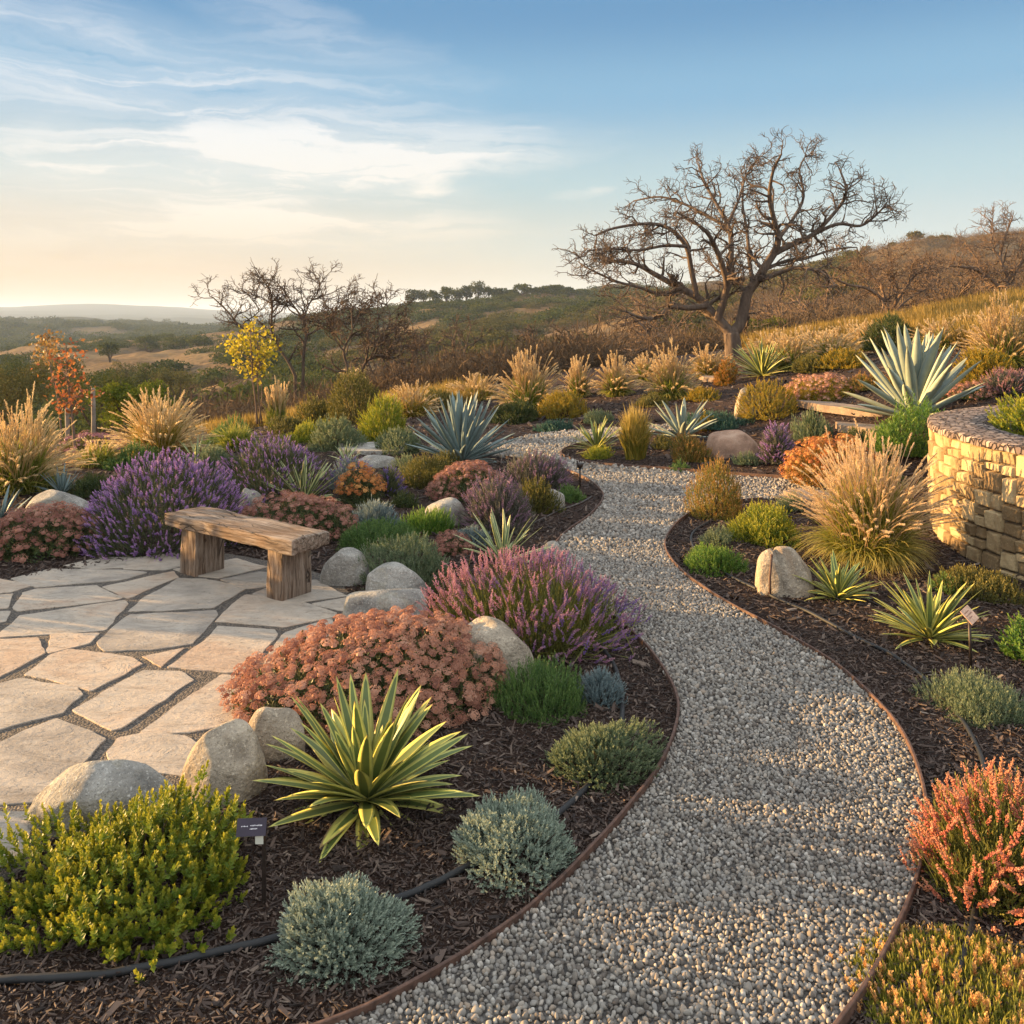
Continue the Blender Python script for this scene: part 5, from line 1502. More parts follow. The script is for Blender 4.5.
shrub('leafy_shrub', 984, 603, 565, 84, M['olive'], 'olive green shrub at the foot of the stone wall', ll=.026, lw=.010, sl=.08, nl=12, cover=3.4, up=.6)
shrub('leafy_shrub', 1034, 668, 620, 56, M['bright'], 'bright green shrub cut by the picture edge below the wall', ll=.03, lw=.014, sl=.08, nl=10, cover=3.4, up=.4)
shrub('low_shrub', 982, 729, 674, 108, M['sage'], 'low grey green shrub in front of the copper coloured label', ll=.022, lw=.006, sl=.09, nl=14, cover=3.6, up=.6, mx=20000)
spikes(1000, 936, 762, 184, M['lime_stem'], M['coral'], 'coral orange flowering shrub leaning in over the path edge', 'flowering shrub', 'flowering_shrub', n=290, sl=.105, stem=.16, up=.40, scat=.22, layers=13, per=6, bw=.085, bl=.10, low=-.05, fh=.8, fr=.85, fcover=3.0, group='coral and peach flowering shrubs', lump=.10, leafl=.03, leafw=.007)
spikes(975, 1092, 944, 250, M['yellow_stem'], M['peach'], 'yellow orange flowering shrub at the bottom corner below the coral one', 'flowering shrub', 'flowering_shrub', n=520, sl=.085, stem=.3, up=.6, layers=9, per=6, bw=.13, bl=.2, kite=True, low=.0, fh=.9, fr=.95, fcover=5, fmx=34000, group='coral and peach flowering shrubs', lump=.08, leafl=.03, leafw=.006)
planter_at = WH - .15
x0, y0 = 6.28 - 1.45, 7.9
root = thing('leafy_shrub', 'green shrub growing inside the stone planter at the picture edge', 'shrub', (x0, y0, WH - .15))
mb = MB(); foliage(mb, .42, .42, 9, np.random.default_rng(4), ll=.04, lw=.016, cover=3.4); mb.build('foliage', M['lime'], root, smooth=False)
planter_at = None

for x0, y0, r0, h0, lab in [(-5.6, 6.75, .70, .95, 'unseen dark shrub added to shade the patio, nearer one of the tall pair'), (-5.8, 7.9, .75, .95, 'unseen dark shrub added to shade the patio, farther one of the tall pair'), (-4.4, 3.75, .50, .55, 'low unseen dark shrub added to shade the near patio edge')]:
    root = thing('dark_shrub', lab, 'shrub', (x0, y0, 0), 0, 'unseen shrubs added for shade')  # unseen shrubs, added only to cast shade on the patio
    mb = MB(); foliage(mb, r0, h0, 6, np.random.default_rng(int(y0 * 10)), ll=.06, lw=.028, cover=4); mb.build('foliage', M['dark'], root, smooth=False)

# ------------------------------------------------------------------ trees
M['bark'] = bark_mat('oak_bark', (.055, .04, .031), (.15, .112, .085))
M['bark_dark'] = bark_mat('dark_bark', (.045, .032, .024), (.115, .083, .06))
M['bark_pale'] = bark_mat('pale_bark', (.085, .055, .038), (.19, .135, .095))


def rough_line(p0, d, L, n, g, wob, trop):
    """a crooked branch: each step turns a little, drawn up or down by trop"""
    P = [np.array(p0, float)]; d = np.array(d, float)
    for k in range(n):
        d = d + g.normal(0, wob, 3) + np.array([0, 0, trop]); d /= np.linalg.norm(d)
        P.append(P[-1] + d * L / n)
    return np.array(P), d


def branch(out, P, r0, r1, lvl, g, spec):
    """spec[lvl] = (children, length, spread, wobble, tropism, least radius)"""
    n = len(P); rad = np.linspace(r0, r1, n)
    out[min(lvl, len(out) - 1)].append((P, rad))
    if lvl >= len(spec): return
    nc, L, spread, wob, trop, rmin, keep = spec[lvl]
    nc = max(1, int(round(nc * g.uniform(.75, 1.25))))
    T = nrm(np.gradient(P, axis=0))
    for q in range(nc):
        s = g.uniform(keep, 1.0) if q else 1.0
        i = s * (n - 1); k = min(int(i), n - 2); f = i - k
        p = P[k] * (1 - f) + P[k + 1] * f; t = T[k] * (1 - f) + T[k + 1] * f
        side = nrm(np.cross(t, g.normal(size=3)))
        a = R(g.uniform(*spread)) * (.55 if q == 0 else 1)
        d = t * math.cos(a) + side * math.sin(a)
        ll = L * g.uniform(.6, 1.25) * (1.1 - .35 * s)
        rr = max(rmin, min((rad[k]) * .6, r0 * .42))
        Pc, _ = rough_line(p, d, ll, 5 if lvl < 2 else 4, g, wob, trop)
        branch(out, Pc, rr, max(rmin * .7, rr * .4), lvl + 1, g, spec)


def tubes(name, lines, mat, parent, k):
    mb = MB()
    for P, rad in lines: mb.tube(P, rad, k, cap=False)
    return mb.build(name, mat, parent, smooth=True)


def smooth_limb(pix, y0, sway, ox, oy, s, r0, r1, base):
    """a limb drawn through points of its outline, swinging nearer or farther along the way"""
    n = len(pix); pts = []
    for k, (a, b) in enumerate(pix):
        y = y0 + sway * (k / max(n - 1, 1)) ** 1.3
        p = at(ox + a * s, oy + b * s, y); pts.append(p)
    P = np.array([tuple(q) for q in cat_rom(pts, 4)]) - base
    return P, np.linspace(r0, r1, len(P))


def oak():
    g = np.random.default_rng(14)
    Y = 26.0
    b = at(735, 358, Y); b.z = Z(b.x, b.y)
    root = thing('bare_oak', 'big leafless oak with a forked trunk and wide crooked crown on the bank', 'tree', b)
    base = np.array(tuple(b)); S = .47266
    L = lambda pix, sw, r0, r1, y=Y: smooth_limb(pix, y, sw, 540, 100, S, r0, r1, base)
    tr = L([(412, 560), (409, 540), (408, 515), (404, 488)], 0, .30, .25)
    mb = MB(); mb.tube(np.vstack([[tr[0][0] * [1, 1, 0] + [0, 0, -.3]], tr[0]]), np.concatenate([[.42], [.36], tr[1][1:]]), 12)
    limbs = [
        (L([(404, 492), (380, 465), (357, 440), (325, 408), (288, 388), (232, 358), (182, 332), (130, 326)], 1.2, .19, .05), 0),
        (L([(345, 428), (304, 432), (262, 430), (238, 452), (198, 455), (160, 440)], -1.8, .11, .035), 0),
        (L([(325, 408), (312, 345), (300, 292), (262, 252), (212, 240), (135, 250), (92, 266)], -1.0, .10, .03), 0),
        (L([(372, 458), (385, 420), (394, 380), (385, 340), (370, 300), (350, 262), (318, 235), (278, 212)], -2.4, .14, .035), 0),
        (L([(386, 412), (400, 345), (404, 292), (396, 242), (372, 200), (344, 150), (330, 112)], 1.8, .12, .03), 0),
        (L([(404, 492), (424, 470), (434, 432), (442, 398), (468, 362), (482, 338), (502, 308)], .3, .20, .14), 1),
        (L([(500, 312), (512, 276), (502, 230), (492, 180), (500, 122), (520, 80)], -1.6, .13, .03, Y + .3), 0),
        (L([(502, 308), (540, 290), (588, 268), (636, 222), (668, 172), (652, 118)], 1.0, .12, .03, Y + .3), 0),
        (L([(590, 267), (648, 242), (700, 246), (738, 220), (760, 196)], -.8, .07, .025, Y + .9), 0),
        (L([(468, 370), (520, 350), (560, 340), (612, 350), (646, 382)], -2.2, .09, .03, Y + .2), 0),
        (L([(396, 250), (360, 230), (302, 200), (242, 182), (182, 192)], 2.2, .07, .025, Y + 1.0), 0),
        (L([(438, 425), (430, 388), (404, 366), (372, 348), (352, 322)], 2.4, .08, .025), 0),
        (L([(434, 432), (452, 380), (446, 330), (440, 260), (430, 200), (432, 150)], 2.6, .10, .028), 0),
        (L([(512, 276), (546, 230), (570, 180), (560, 120), (576, 86)], 2.0, .07, .022, Y), 0),
        (L([(288, 388), (240, 400), (190, 385), (140, 372), (80, 345), (56, 330)], .8, .07, .022, Y + .5), 0),
        (L([(480, 345), (530, 326), (580, 318), (640, 300), (690, 296)], 2.6, .07, .022, Y + .2), 0),
        (L([(396, 242), (420, 190), (440, 130), (470, 92)], 1.2, .06, .02, Y + 1.0), 0),
        (L([(300, 292), (250, 290), (190, 300), (120, 296), (70, 300)], -2.0, .06, .02, Y - .5), 0),
    ]
    out = [[], [], [], [], []]
    spec = [(17, .98, (32, 75), .34, .05, .018, .13), (6.2, .52, (30, 72), .40, .04, .0115, .18), (3.5, .29, (28, 66), .44, .03, .0085, .2)]
    for (P, rad), lead in limbs:
        mb.tube(P, rad * .95, 8, cap=False)
        sp = spec if not lead else [(3,) + spec[0][1:]] + spec[1:]
        dummy = [[], [], [], [], []]
        branch(dummy, P, rad[0], rad[-1], 0, g, sp)
        for q in range(1, 5): out[q] += dummy[q]
    mb.build('trunk', M['bark'], root)
    mb = MB()
    for P, rad in out[1]: mb.tube(P, rad, 5, cap=False)
    for q in (2, 3, 4):
        for P, rad in out[q]: mb.tube(P, rad, 3, cap=False)
    mb.build('crown', M['bark'], root)
    root.scale = (.92, .92, .93)


oak()


def bare_tree(base, limbs, label, mat, spec, g, s=1, group='leafless trees below the garden', name='bare_tree', extra=0, thick=1.0, squash=1.0):
    root = thing(name, label, 'tree', base, 0, group)
    mb = MB(); out = [[], [], [], [], []]
    for P, rad in limbs:
        mb.tube(P, rad * thick, 7, cap=False)
        d = [[], [], [], [], []]; branch(d, P, rad[0], rad[-1], 0, g, spec)
        for q in range(1, 5): out[q] += d[q]
    mb.build('trunk', mat, root)
    mb = MB()
    for q in range(1, 5):
        for P, rad in out[q]: mb.tube(P, rad, 4 if q == 1 else 3, cap=False)
    mb.build('crown', mat, root)
    root.scale = (1, 1, squash)
    return root


def traced_tree(px, Y, shapes, ox, oy, s, label, mat, spec, seed, **kw):
    g = np.random.default_rng(seed)
    x = (px - 512) / F * Y; b = Vector((x, Y, Z(x, Y))); base = np.array(tuple(b))
    limbs = []
    for pix, sway, r0, r1, root_it in shapes:
        P, rad = smooth_limb(pix, Y, sway, ox, oy, s, r0, r1, base)
        if root_it:
            foot = np.array([[P[0][0] * .6, P[0][1], min(-.3, P[0][2] - .5)]])
            P = np.vstack([foot, P]); rad = np.concatenate([[r0 * 1.15], rad])
        limbs.append((P, rad))
    return bare_tree(b, limbs, label, mat, spec, g, **kw)


sp30 = [(16, 1.15, (28, 66), .26, .07, .016, .12), (6, .55, (28, 68), .34, .05, .013, .2), (3.6, .28, (25, 62), .38, .04, .010, .2)]
S2 = .17578
traced_tree(297, 34, [
    ([(770, 745), (722, 640), (642, 532), (545, 472), (452, 430), (395, 350), (335, 285), (302, 250)], .8, .10, .03, 1),
    ([(642, 532), (634, 400), (640, 300), (628, 210), (600, 160)], -.8, .075, .022, 0),
    ([(545, 472), (470, 420), (560, 340), (520, 260), (470, 200)], 1.2, .045, .02, 0),
    ([(815, 745), (818, 600), (832, 490), (816, 400), (780, 330), (742, 272), (705, 195)], -.5, .10, .025, 1),
    ([(830, 490), (900, 450), (962, 400), (1010, 320), (1060, 260)], .9, .07, .022, 0),
    ([(816, 395), (850, 290), (895, 225), (910, 170)], .6, .05, .02, 0),
    ([(962, 400), (1060, 380), (1120, 350)], .4, .04, .018, 0)],
    160, 240, S2, 'leafless tree with two slender trunks behind the yellow sapling', M['bark_dark'], sp30, 3, thick=.68, squash=.90)
traced_tree(350, 30, [
    ([(170, 655), (150, 560), (135, 480), (165, 400), (205, 300), (235, 230)], .8, .08, .025, 1),
    ([(225, 640), (265, 545), (335, 515), (400, 522), (470, 580), (500, 600)], -.8, .085, .022, 1),
    ([(265, 545), (278, 450), (330, 400), (385, 330), (400, 260), (380, 190)], .8, .06, .02, 0),
    ([(335, 515), (420, 500), (460, 440), (480, 380)], 1.0, .045, .018, 0),
    ([(135, 480), (95, 420), (50, 330), (30, 270)], -.6, .045, .018, 0)],
    320, 260, S2, 'low leafless tree with a long arching limb, beside the taller two trunked one', M['bark_dark'], sp30, 8, thick=.68, squash=.90)
S3 = .17578
sp_b = [(13, .9, (30, 75), .3, .03, .016, .2), (6, .52, (28, 72), .34, .03, .012, .2), (3.5, .32, (25, 66), .36, .02, .010, .2)]
traced_tree(890, 33, [
    ([(262, 560), (240, 480), (190, 430), (120, 385), (30, 370), (-60, 330)], -1.2, .10, .03, 1),
    ([(240, 480), (210, 380), (150, 310), (90, 260)], 1.2, .06, .02, 0),
    ([(268, 560), (290, 480), (340, 400), (400, 320), (460, 270)], -.5, .09, .025, 1),
    ([(275, 545), (340, 470), (430, 410), (520, 380)], 1.5, .06, .02, 0),
    ([(290, 480), (300, 380), (270, 300), (280, 230)], .6, .05, .02, 0)],
    844, 220, S3, 'spreading leafless tree with brown twigs behind the large agave', M['bark_pale'], sp_b, 13, group='leafless trees on the far slope')
traced_tree(1001, 40, [
    ([(893, 455), (880, 400), (835, 335), (760, 290), (680, 268), (600, 262)], -1.0, .12, .035, 1),
    ([(880, 400), (850, 345), (800, 290), (740, 200), (690, 130)], .8, .07, .025, 0),
    ([(897, 455), (925, 380), (925, 300), (890, 230), (900, 150), (930, 60), (960, -20)], .6, .11, .03, 1),
    ([(925, 350), (990, 270), (1040, 190), (1100, 120)], -.8, .09, .03, 0),
    ([(890, 230), (840, 140), (850, 60), (830, 0)], 1.0, .06, .025, 0)],
    844, 220, S3, 'pale barked leafless tree on the golden slope near the picture edge', M['bark_pale'], sp_b, 17, group='leafless trees on the far slope')


def wild_bare(px, Y, hpx, wpx, label, seed, mat='bark_dark', n=5, group='leafless trees on the far slope', spec=None):
    """a many-stemmed leafless tree"""
    g = np.random.default_rng(seed)
    x = (px - 512) / F * Y; zb = Z(x, Y); h = hpx / F * Y; w = wpx / 2 / F * Y
    limbs = []
    for k in range(n):
        a = k * 2.4 + g.uniform(-.4, .4); rr = g.uniform(.35, .95)
        d = nrm(np.array([math.cos(a) * rr * w, math.sin(a) * rr * w, h * g.uniform(.55, .9)]))
        P, _ = rough_line([g.normal(0, .08), g.normal(0, .08), -.3], d, math.hypot(h * .8, rr * w), 9, g, .12, -.005)
        r0 = .030 * h * g.uniform(.7, 1.1)
        limbs.append((P, np.linspace(r0, r0 * .25, len(P))))
    k = h / 3.5; m = max(.010, .5 * Y / F)
    sp = spec or [(10, .95 * k, (30, 70), .26, .04, m * 1.3, .25), (4.5, .55 * k, (28, 66), .3, .03, m, .25), (2.2, .32 * k, (25, 60), .3, .02, m * .8, .3)]
    return bare_tree(Vector((x, Y, zb)), limbs, label, M[mat], sp, g, group=group)


for (px, Y, hp, wp, lab, sd_) in [
    (395, 46, 82, 110, 'broad leafless bush tree over the round yellow tuft', 31),
    (455, 55, 78, 100, 'leafless reddish brown thicket tree rising behind the large blue agave', 32),
    (215, 52, 58, 110, 'low leafless thicket tree behind the second plumed grass', 33),
    (602, 44, 62, 130, 'leafless tangle tree just behind the row of plumed grasses', 34),
    (655, 50, 78, 110, 'leafless tree under the drooping limbs of the oak', 35),
    (545, 60, 56, 100, 'small leafless tree above the tallest glowing grass', 36),
    (820, 52, 70, 110, 'leafless tree on the slope between the oak and the large agave', 37),
    (950, 46, 66, 100, 'leafless tree behind the tips of the large agave', 38),
    (775, 62, 56, 100, 'small leafless tree seen beside the oak trunk', 39),
]:
    wild_bare(px, Y, hp, wp, lab, sd_, 'bark_pale' if px > 560 else 'bark_dark')


# saplings
def leaf_cloud(mb, pts, g, n, spread, ll, lw):
    i = g.integers(0, len(pts), n)
    P = pts[i] + g.normal(0, spread, (n, 3))
    A = nrm(g.normal(size=(n, 3)) + np.array([0, 0, -.3]))
    mb.inst(KITE, KITEF, P, frames(A, g.uniform(0, 6.28, n), np.radians(g.uniform(20, 80, n))), np.column_stack([np.full(n, lw), np.full(n, lw), np.full(n, ll)]) * g.uniform(.6, 1.2, n)[:, None], g.random(n), g.random(n))


M['yellow_leaf'] = G('yellow_leaf', (.24, .20, .015), (.37, .30, .02), (.44, .37, .03), (.42, .31, .03), transl=.5)
M['red_leaf'] = G('red_leaf', (.18, .05, .022), (.27, .085, .03), (.33, .15, .045), (.24, .10, .03), transl=.45)
M['brown_leaf'] = G('brown_leaf', (.16, .09, .03), (.25, .14, .045), (.30, .19, .06), (.2, .14, .04), transl=.4)
M['stake'] = plain_mat('grey_stake', (.20, .165, .13), .85, 0, .3, 12)


def sapling(px, bot, stems, crown, label, leaf, seed, n, bark='bark_pale', ll=.075, lw=.05, spread=.10, name='sapling', group=None, Y=None):
    g = np.random.default_rng(seed)
    b = gp(px, bot) if Y is None else Vector(((px - 512) / F * Y, Y, Z((px - 512) / F * Y, Y)))
    root = thing(name, label, 'tree', b, 0, group)
    base = np.array(tuple(b))
    mb = MB(); tips = []
    for (pix, r0) in stems:
        P = np.array([tuple(q) for q in cat_rom([at(a, c, b.y + g.normal(0, .04)) for a, c in pix], 4)]) - base
        mb.tube(P, np.linspace(r0, r0 * .4, len(P)), 6)
    C = np.array([tuple(at(a, c, b.y + g.uniform(-.35, .35))) for a, c in crown]) - base
    for c in C:
        k = P[np.argmin(np.linalg.norm(P - c + np.array([0, 0, .15]), axis=1))]
        mb.tube([k, (k + c) / 2 + g.normal(0, .03, 3), c], [.009, .006, .003], 4, cap=False)
    mb.build('trunk', M[bark], root)
    mb = MB(); leaf_cloud(mb, C, g, n, spread, ll, lw); mb.build('crown', M[leaf], root, smooth=False)
    return root


sapling(258, 424, [([(257, 424), (256, 405), (253, 380), (251, 345), (250, 325)], .022), ([(262, 424), (259, 400), (257, 370), (258, 340)], .018), ([(259, 424), (262, 395), (260, 370)], .014)],
        [(250, 328), (240, 335), (262, 334), (233, 343), (247, 342), (258, 344), (268, 342), (237, 352), (250, 352), (264, 353), (241, 362), (254, 362), (266, 362), (246, 371), (258, 370), (252, 325), (270, 350), (235, 348), (243, 345), (262, 348)],
        'slender young tree with bright yellow leaves and bare stems', 'yellow_leaf', 2, 640, ll=.085, lw=.065, spread=.09, Y=16.5, group='young trees with coloured leaves')
sapling(73, 448, [([(75, 452), (73, 425), (70, 400), (67, 370), (66, 345)], .024)],
        [(66, 352), (60, 360), (73, 362), (64, 372), (58, 384), (75, 380), (62, 396), (70, 400), (80, 394), (88, 390), (60, 402), (68, 408), (78, 404), (86, 400), (74, 392), (66, 388), (57, 362), (76, 352), (70, 370)],
        'young tree with sparse red leaves tied between two wooden stakes', 'red_leaf', 4, 330, ll=.075, lw=.055, spread=.10, Y=13.2, group='young trees with coloured leaves')
sapling(62, 452, [([(62, 440), (58, 400), (52, 375), (47, 352), (45, 336)], .02)],
        [(45, 336), (42, 343), (49, 342), (44, 350), (50, 350), (47, 358), (54, 340)], 'thin leaning young tree with a brown leaf tuft on top, behind the red one', 'brown_leaf', 6, 260, ll=.09, lw=.05, spread=.09, Y=17.0)
for (px, bot, top, lab) in ((93, 450, 388, 'taller grey wooden stake beside the red leaved sapling'), (67, 450, 408, 'shorter grey wooden stake beside the red leaved sapling')):
    b = gp(px, bot); hz = H - (top - HOR) / F * b.y - b.z
    mb = MB(); mb.tube([(0, 0, -.1), (.01, 0, hz * .5), (.0, 0, hz - .02), (0, 0, hz)], [.034, .033, .031, .026], 10)
    tag(mb.build('wooden_stake', M['stake'], loc=b), lab, 'tree stake', 'tree stakes')


# leafy trees of the valley
def leafy_tree(px, Y, top, wpx, mat, label, seed, group='leafy trees in the valley', ll=None, n=None, flat=.75, name='leafy_tree', low=.12):
    g = np.random.default_rng(seed)
    x = (px - 512) / F * Y; zb = Z(x, Y)
    h = max(H - (top - HOR) / F * Y - zb, .8); r = wpx / 2 / F * Y
    root = thing(name, label, 'tree', (x, Y, zb - .05), 0, group)
    pxm = Y / F
    ll = ll or max(.10, 2.0 * pxm); lw = ll * .55
    mb = MB(); cl = []
    nl = 16
    for k in range(nl):
        a = g.uniform(0, 6.28); q = math.sqrt(g.uniform(0, 1)) * .72; zc = g.uniform(.34, .84)
        q *= 1.15 - abs(zc - .5)
        cl.append((np.array([q * r * math.cos(a), q * r * math.sin(a), zc * h]), r * g.uniform(.26, .44), h * g.uniform(.13, .22)))
    area = sum(4 * math.pi * c[1] * c[2] for c in cl)
    N = min(n or 6000, int(area * 1.5 / (ll * lw * .5)))
    per = max(30, N // nl)
    for c, cr, ch in cl:
        d = nrm(g.normal(size=(per, 3))); d[:, 2] = np.where(d[:, 2] < -.3, -d[:, 2], d[:, 2])
        P = c + d * np.array([cr, cr, ch]) * g.uniform(.6, 1.08, per)[:, None]
        P[:, 2] = np.maximum(P[:, 2], .05)
        A = nrm(d + g.normal(0, .5, (per, 3)))
        mb.inst(KITE, KITEF, P, frames(A, g.uniform(0, 6.28, per), np.radians(g.uniform(20, 80, per))), np.column_stack([np.full(per, lw), np.full(per, lw), np.full(per, ll)]) * g.uniform(.6, 1.3, per)[:, None], .55 * g.random() + .45 * g.random(per), g.random(per))
    mb.build('crown', mat, root, smooth=False)
    mb = MB()
    for c, cr, ch in cl[:7]: mb.tube([(0, 0, -.2), (c[0] * .2, c[1] * .2, c[2] * .4), c], [max(.04 * h, .06), .022 * h, .008 * h], 5, cap=False)
    mb.build('trunk', M['bark_dark'], root)
    return root


M['oak_leaf'] = G('evergreen_leaf', (.028, .04, .012), (.05, .062, .018), (.08, .088, .024), (.10, .10, .03), transl=.25, spec=0, rough=.9)
M['oak_leaf_pale'] = G('dry_green_leaf', (.05, .052, .02), (.085, .08, .028), (.12, .105, .038), (.14, .12, .04), transl=.25, spec=0, rough=.9)
M['oak_leaf_lime'] = G('yellow_green_leaf', (.05, .07, .012), (.09, .115, .016), (.14, .15, .02), (.17, .17, .03), transl=.3, spec=0, rough=.9)
for a in [
    (22, 36, 352, 120, 'oak_leaf_pale', 'large dull green tree filling the valley edge at the picture side', 1, 9000),
    (104, 44, 366, 90, 'oak_leaf', 'dark tree behind the red leaved sapling', 2, 6000),
    (134, 28, 376, 86, 'oak_leaf_lime', 'yellow green bushy tree right behind the second plumed grass', 3, 8000),
    (110, 210, 343, 26, 'oak_leaf', 'small round tree alone on the pale valley meadow', 4, 1500),
    (124, 120, 358, 40, 'oak_leaf_pale', 'rusty green tree below the pale meadow', 5, 2500),
    (150, 110, 360, 44, 'oak_leaf', 'tree beside the rusty green one below the pale meadow', 6, 2500),
    (180, 90, 366, 60, 'oak_leaf_pale', 'wide olive tree in the valley behind the second plumed grass', 7, 3500),
    (8, 90, 356, 60, 'oak_leaf', 'dark valley tree cut by the picture edge', 9, 3000),
    (60, 100, 356, 60, 'oak_leaf', 'dark valley tree behind the brown tufted sapling', 10, 3000),
    (176, 290, 335, 34, 'oak_leaf', 'darker clump tree at the far rim of the meadow', 11, 1500),
    (148, 300, 336, 28, 'oak_leaf', 'rounded tree at the far rim of the meadow, next to the clump tree', 12, 1500),
    (200, 280, 337, 28, 'oak_leaf', 'last tree at the far rim of the meadow, near the leafless tree', 13, 1500),
    (760, 44, 318, 60, 'oak_leaf_lime', 'olive green bushy tree in the hollow behind the oak trunk', 14, 5000),
    (705, 60, 322, 50, 'oak_leaf_pale', 'dull green tree in the hollow behind the oak fork', 15, 4000),
]:
    leafy_tree(a[0], a[1], a[2], a[3], M[a[4]], a[5], a[6], n=a[7])

# the row of trees along the far ridge
SKY = [(412, 296, 12), (424, 294, 14), (434, 296, 12), (446, 293, 16), (458, 294, 14), (466, 292, 12), (478, 288, 14), (489, 293, 16), (500, 294, 14), (512, 296, 12), (522, 290, 16), (533, 294, 12), (545, 292, 16), (557, 290, 14), (568, 294, 14), (583, 296, 14), (600, 296, 18), (618, 294, 16),
       (866, 252, 8), (893, 249, 9), (914, 238, 16), (932, 243, 9), (946, 242, 12)]
words = ['tiny', 'low', 'round', 'flat', 'wide', 'pale', 'tall', 'dense', 'small', 'dark']
for k, (px, top, w) in enumerate(SKY):
    ys = np.linspace(260, 520, 140); xs = (px - 512) / F * ys
    pyy = HOR + F * (H - zt(xs, ys)) / ys
    Y = float(ys[np.argmin(pyy)])
    leafy_tree(px, Y, top - 6, w * 1.2, M['oak_leaf' if px < 700 else 'oak_leaf_pale'], 'small rounded tree standing on the skyline of the wooded ridge' if px < 700 else 'tiny tree on the skyline of the bare brown hill', 200 + k,
               group='trees on the ridge skyline' if px < 700 else 'trees on the brown hill skyline', n=900, name='ridge_tree')


# ------------------------------------------------------------------ woods and scrub on the hills
M['scrub'] = G('bare_scrub', (.062, .043, .028), (.11, .078, .05), (.16, .118, .075), (.17, .125, .08), transl=.1, rough=.95, spec=0)


def crown_shape(g, n, ll, lw):
    mb = MB(); d = nrm(g.normal(size=(n, 3))); d[:, 2] = np.abs(d[:, 2])
    L = 1 + .2 * fourier(d, g, 5, 2, 5)
    P = d * (L * g.uniform(.75, 1.05, n))[:, None] * np.array([1, 1, .85])
    mb.inst(KITE, KITEF, P - d * ll * .3, frames(nrm(d + g.normal(0, .45, (n, 3))), g.uniform(0, 6.28, n), np.radians(g.uniform(20, 80, n))), np.column_stack([np.full(n, lw), np.full(n, lw), np.full(n, ll)]) * g.uniform(.7, 1.3, n)[:, None])
    return np.concatenate(mb.V), np.concatenate(mb.Fc)


def twig_shape(g, n):
    """a leafless bush: a few forked stems and a haze of short twigs"""
    mb = MB(); m = max(5, n // 9)
    a = nrm(g.normal(size=(m, 3)) * np.array([1, 1, .5]) + np.array([0, 0, .5])); a[:, 2] = np.abs(a[:, 2])
    mb.inst(KITE, KITEF, a * 0 + [0, 0, -.1], frames(a, g.uniform(0, 6.28, m), np.full(m, .05)), np.column_stack([np.full(m, .03), np.full(m, .02), g.uniform(.6, .95, m)]))
    d = nrm(g.normal(size=(n, 3))); d[:, 2] = np.abs(d[:, 2])
    L = 1 + .18 * fourier(d, g, 5, 2, 5)
    P = d * (L * g.uniform(.3, 1.0, n) ** .6)[:, None] * np.array([1, 1, .82])
    dd = nrm(d + g.normal(0, .75, (n, 3)))
    mb.inst(KITE, KITEF, P - dd * .1, frames(dd, g.uniform(0, 6.28, n), np.full(n, .05)), np.column_stack([np.full(n, .022), np.full(n, .012), g.uniform(.14, .42, n)]))
    return np.concatenate(mb.V), np.concatenate(mb.Fc)


def woods(name, mat, n, pxr, dr, size, keep, shapes, seed, hz=1.0):
    g = np.random.default_rng(seed)
    px = g.uniform(*pxr, n * 3); d = np.exp(g.uniform(math.log(dr[0]), math.log(dr[1]), n * 3))
    x = (px - 512) / F * d
    k = keep(px, d, x)
    px, d, x = px[k][:n], d[k][:n], x[k][:n]
    z = zt(x, d)
    s = g.uniform(*size, len(x))
    mb = MB(); m = len(shapes)
    for q in range(m):
        i = np.arange(q, len(x), m)
        if not len(i): continue
        a = g.uniform(0, 6.28, len(i)); c, sn = np.cos(a), np.sin(a); o = np.zeros(len(i))
        Rm = np.stack([np.stack([c, -sn, o], -1), np.stack([sn, c, o], -1), np.stack([o, o, o + 1], -1)], 1)
        mb.inst(shapes[q][0], shapes[q][1], np.column_stack([x[i], d[i], z[i] - .05 * s[i]]), Rm, np.column_stack([s[i], s[i], s[i] * hz * g.uniform(.8, 1.2, len(i))]), np.clip(.2 + .6 * g.random(len(i)) , 0, 1), .5)
    return tag(mb.build(name, mat, smooth=False), kind='stuff')


g = np.random.default_rng(50); g_far = np.random.default_rng(51)
TW = [twig_shape(g, 230) for _ in range(6)]
TWS = [twig_shape(g, 60) for _ in range(6)]
CR = [crown_shape(g, 420, .13, .10) for _ in range(5)]
CRS = [crown_shape(g, 150, .2, .16) for _ in range(5)]


def pyof(x, d): return HOR + F * (H - zt(x, d)) / d


def meadow(px, d):
    """the open grass: two strips on the middle slope and the pale valley floor"""
    y = np.asarray(pyof((px - 512) / F * d, d))
    a = (np.abs(y - (352 - (px - 480) * .155)) < 5 + (px - 500) * .03) & (px > 478) & (px < 640) & (d > 90)
    b = (px > 60) & (px < 215) & (d > 170) & (d < 300) & (fbm(px * .02, d * .01, 2) > -.25)
    c = (px > 800) & (d < 44)
    return a | b | c


M['straw'] = G('meadow_straw', (.14, .10, .022), (.23, .155, .035), (.32, .22, .055), (.36, .25, .08), transl=.45)


def tuft_shape(g, n):
    mb = MB(); a = g.uniform(0, 6.28, n); le = np.radians(g.uniform(3, 50, n))
    d = np.stack([np.sin(le) * np.cos(a), np.sin(le) * np.sin(a), np.cos(le)], -1)
    mb.inst(KITE, KITEF, d * 0 + np.column_stack([g.normal(0, .12, n), g.normal(0, .12, n), 0 * a]), frames(d, g.uniform(0, 6.28, n), np.full(n, .05)), np.column_stack([np.full(n, .05), np.full(n, .02), g.uniform(.5, 1.0, n)]))
    return np.concatenate(mb.V), np.concatenate(mb.Fc)


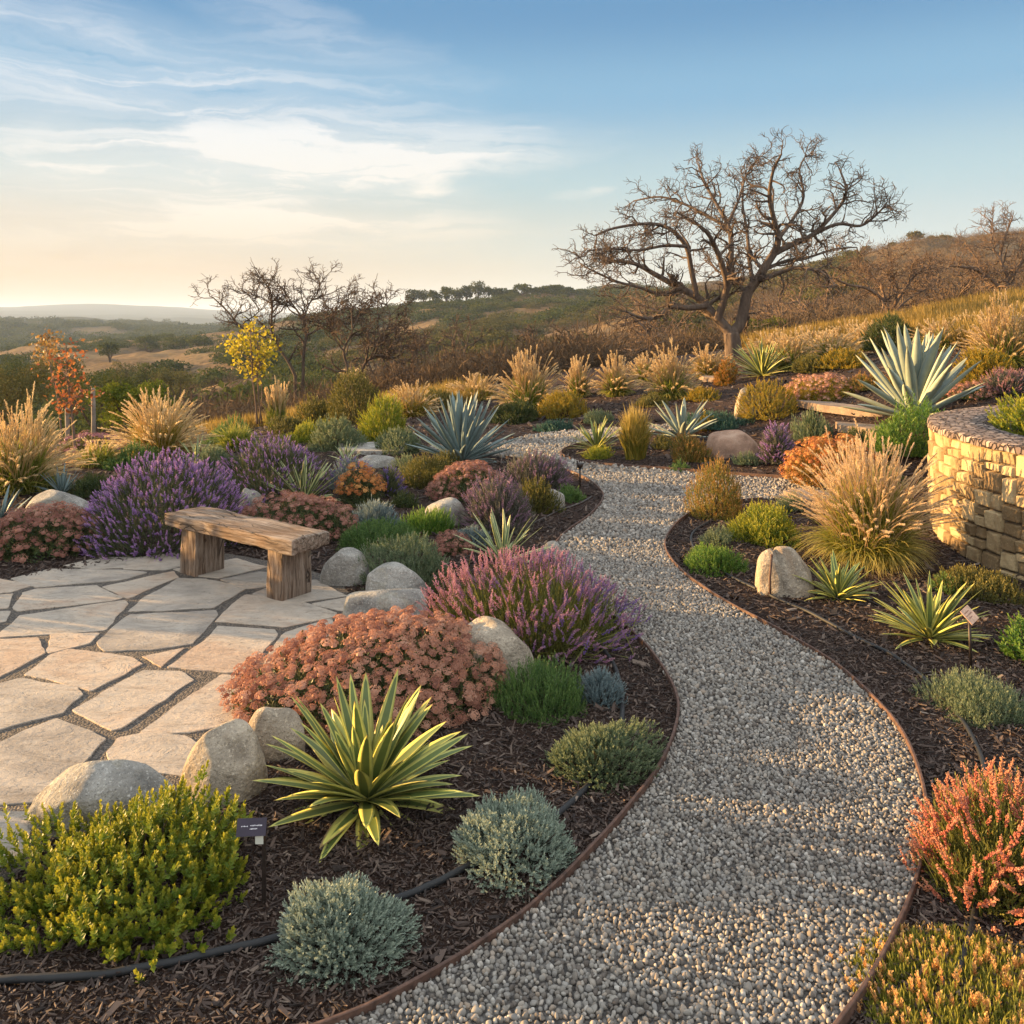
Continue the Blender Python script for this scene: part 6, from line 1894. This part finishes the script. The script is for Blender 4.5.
TU = [tuft_shape(g, 34) for _ in range(6)]
woods('meadow_grass', M['straw'], 5200, (690, 1120), (15.5, 46), (.3, .7), lambda px, d, x: (px > 1090 - (d - 12) * 26) & (px > 745) & ~((d < 20) & (px < 930)), TU, 21)
woods('rim_grass', M['straw'], 800, (200, 480), (19.5, 33), (.25, .6), lambda px, d, x: (d > 20 + (px < 420) * 1.0) & (fbm(px * .02, d * .3, 2) > -.35), TU, 22)
hs = lambda px, d, x: ~meadow(px, d) & (fbm(px * .013, np.log(d) * 4 + 3, 2) > -.42)
woods('bare_hillside_scrub', M['scrub'], 2600, (540, 1100), (42, 130), (.9, 1.9), hs, TW, 1)
woods('bare_hilltop_scrub', M['scrub'], 9000, (520, 1100), (125, 420), (1.3, 2.8), lambda px, d, x: hs(px, d, x) & (g_far.random(len(px)) < (d / 420) ** 1.5), TWS, 11)
woods('bare_valley_scrub', M['scrub'], 1900, (150, 600), (30, 160), (.8, 1.8), lambda px, d, x: ~meadow(px, d) & (fbm(px * .013, np.log(d) * 4 + 3, 2) > -.35), TW, 2)
woods('dry_oak_woodland', M['oak_leaf_pale'], 1500, (330, 860), (110, 460), (1.8, 3.4), lambda px, d, x: ~meadow(px, d) & (fbm(px * .013 + 40, np.log(d) * 4 + 8, 2) > .02), CR, 3, .9)
woods('evergreen_woodland', M['oak_leaf'], 2000, (290, 700), (230, 560), (2.4, 4.4), lambda px, d, x: ~meadow(px, d) & ((d > 330) | (fbm(px * .015, np.log(d) * 5, 2) > .1)), CRS, 4, .9)
woods('valley_woodland', M['oak_leaf'], 1500, (-90, 330), (60, 420), (1.6, 3.2), lambda px, d, x: ~meadow(px, d) & (fbm(px * .015 + 9, np.log(d) * 5, 2) > -.1), CRS, 5, .9)
woods('far_woodland', M['oak_leaf'], 3600, (-120, 360), (480, 1400), (4.5, 8.5), lambda px, d, x: fbm(px * .02, np.log(d) * 5, 3) > -.25, CRS, 6, .8)

# ------------------------------------------------------------------ haze over the valley
def haze(density=.00017):
    m, t = mat_new('valley_haze')
    v = t.a('ShaderNodeVolumePrincipled', i={'Color': (.62, .78, 1.0, 1), 'Density': density, 'Anisotropy': 0.0})
    t.a('ShaderNodeOutputMaterial', i={1: v.outputs[0]})
    mb = MB(); mb.box((0, 4400, 15), (80000, 9600, 220))
    return tag(mb.build('haze', m, smooth=False), kind='stuff')


haze()
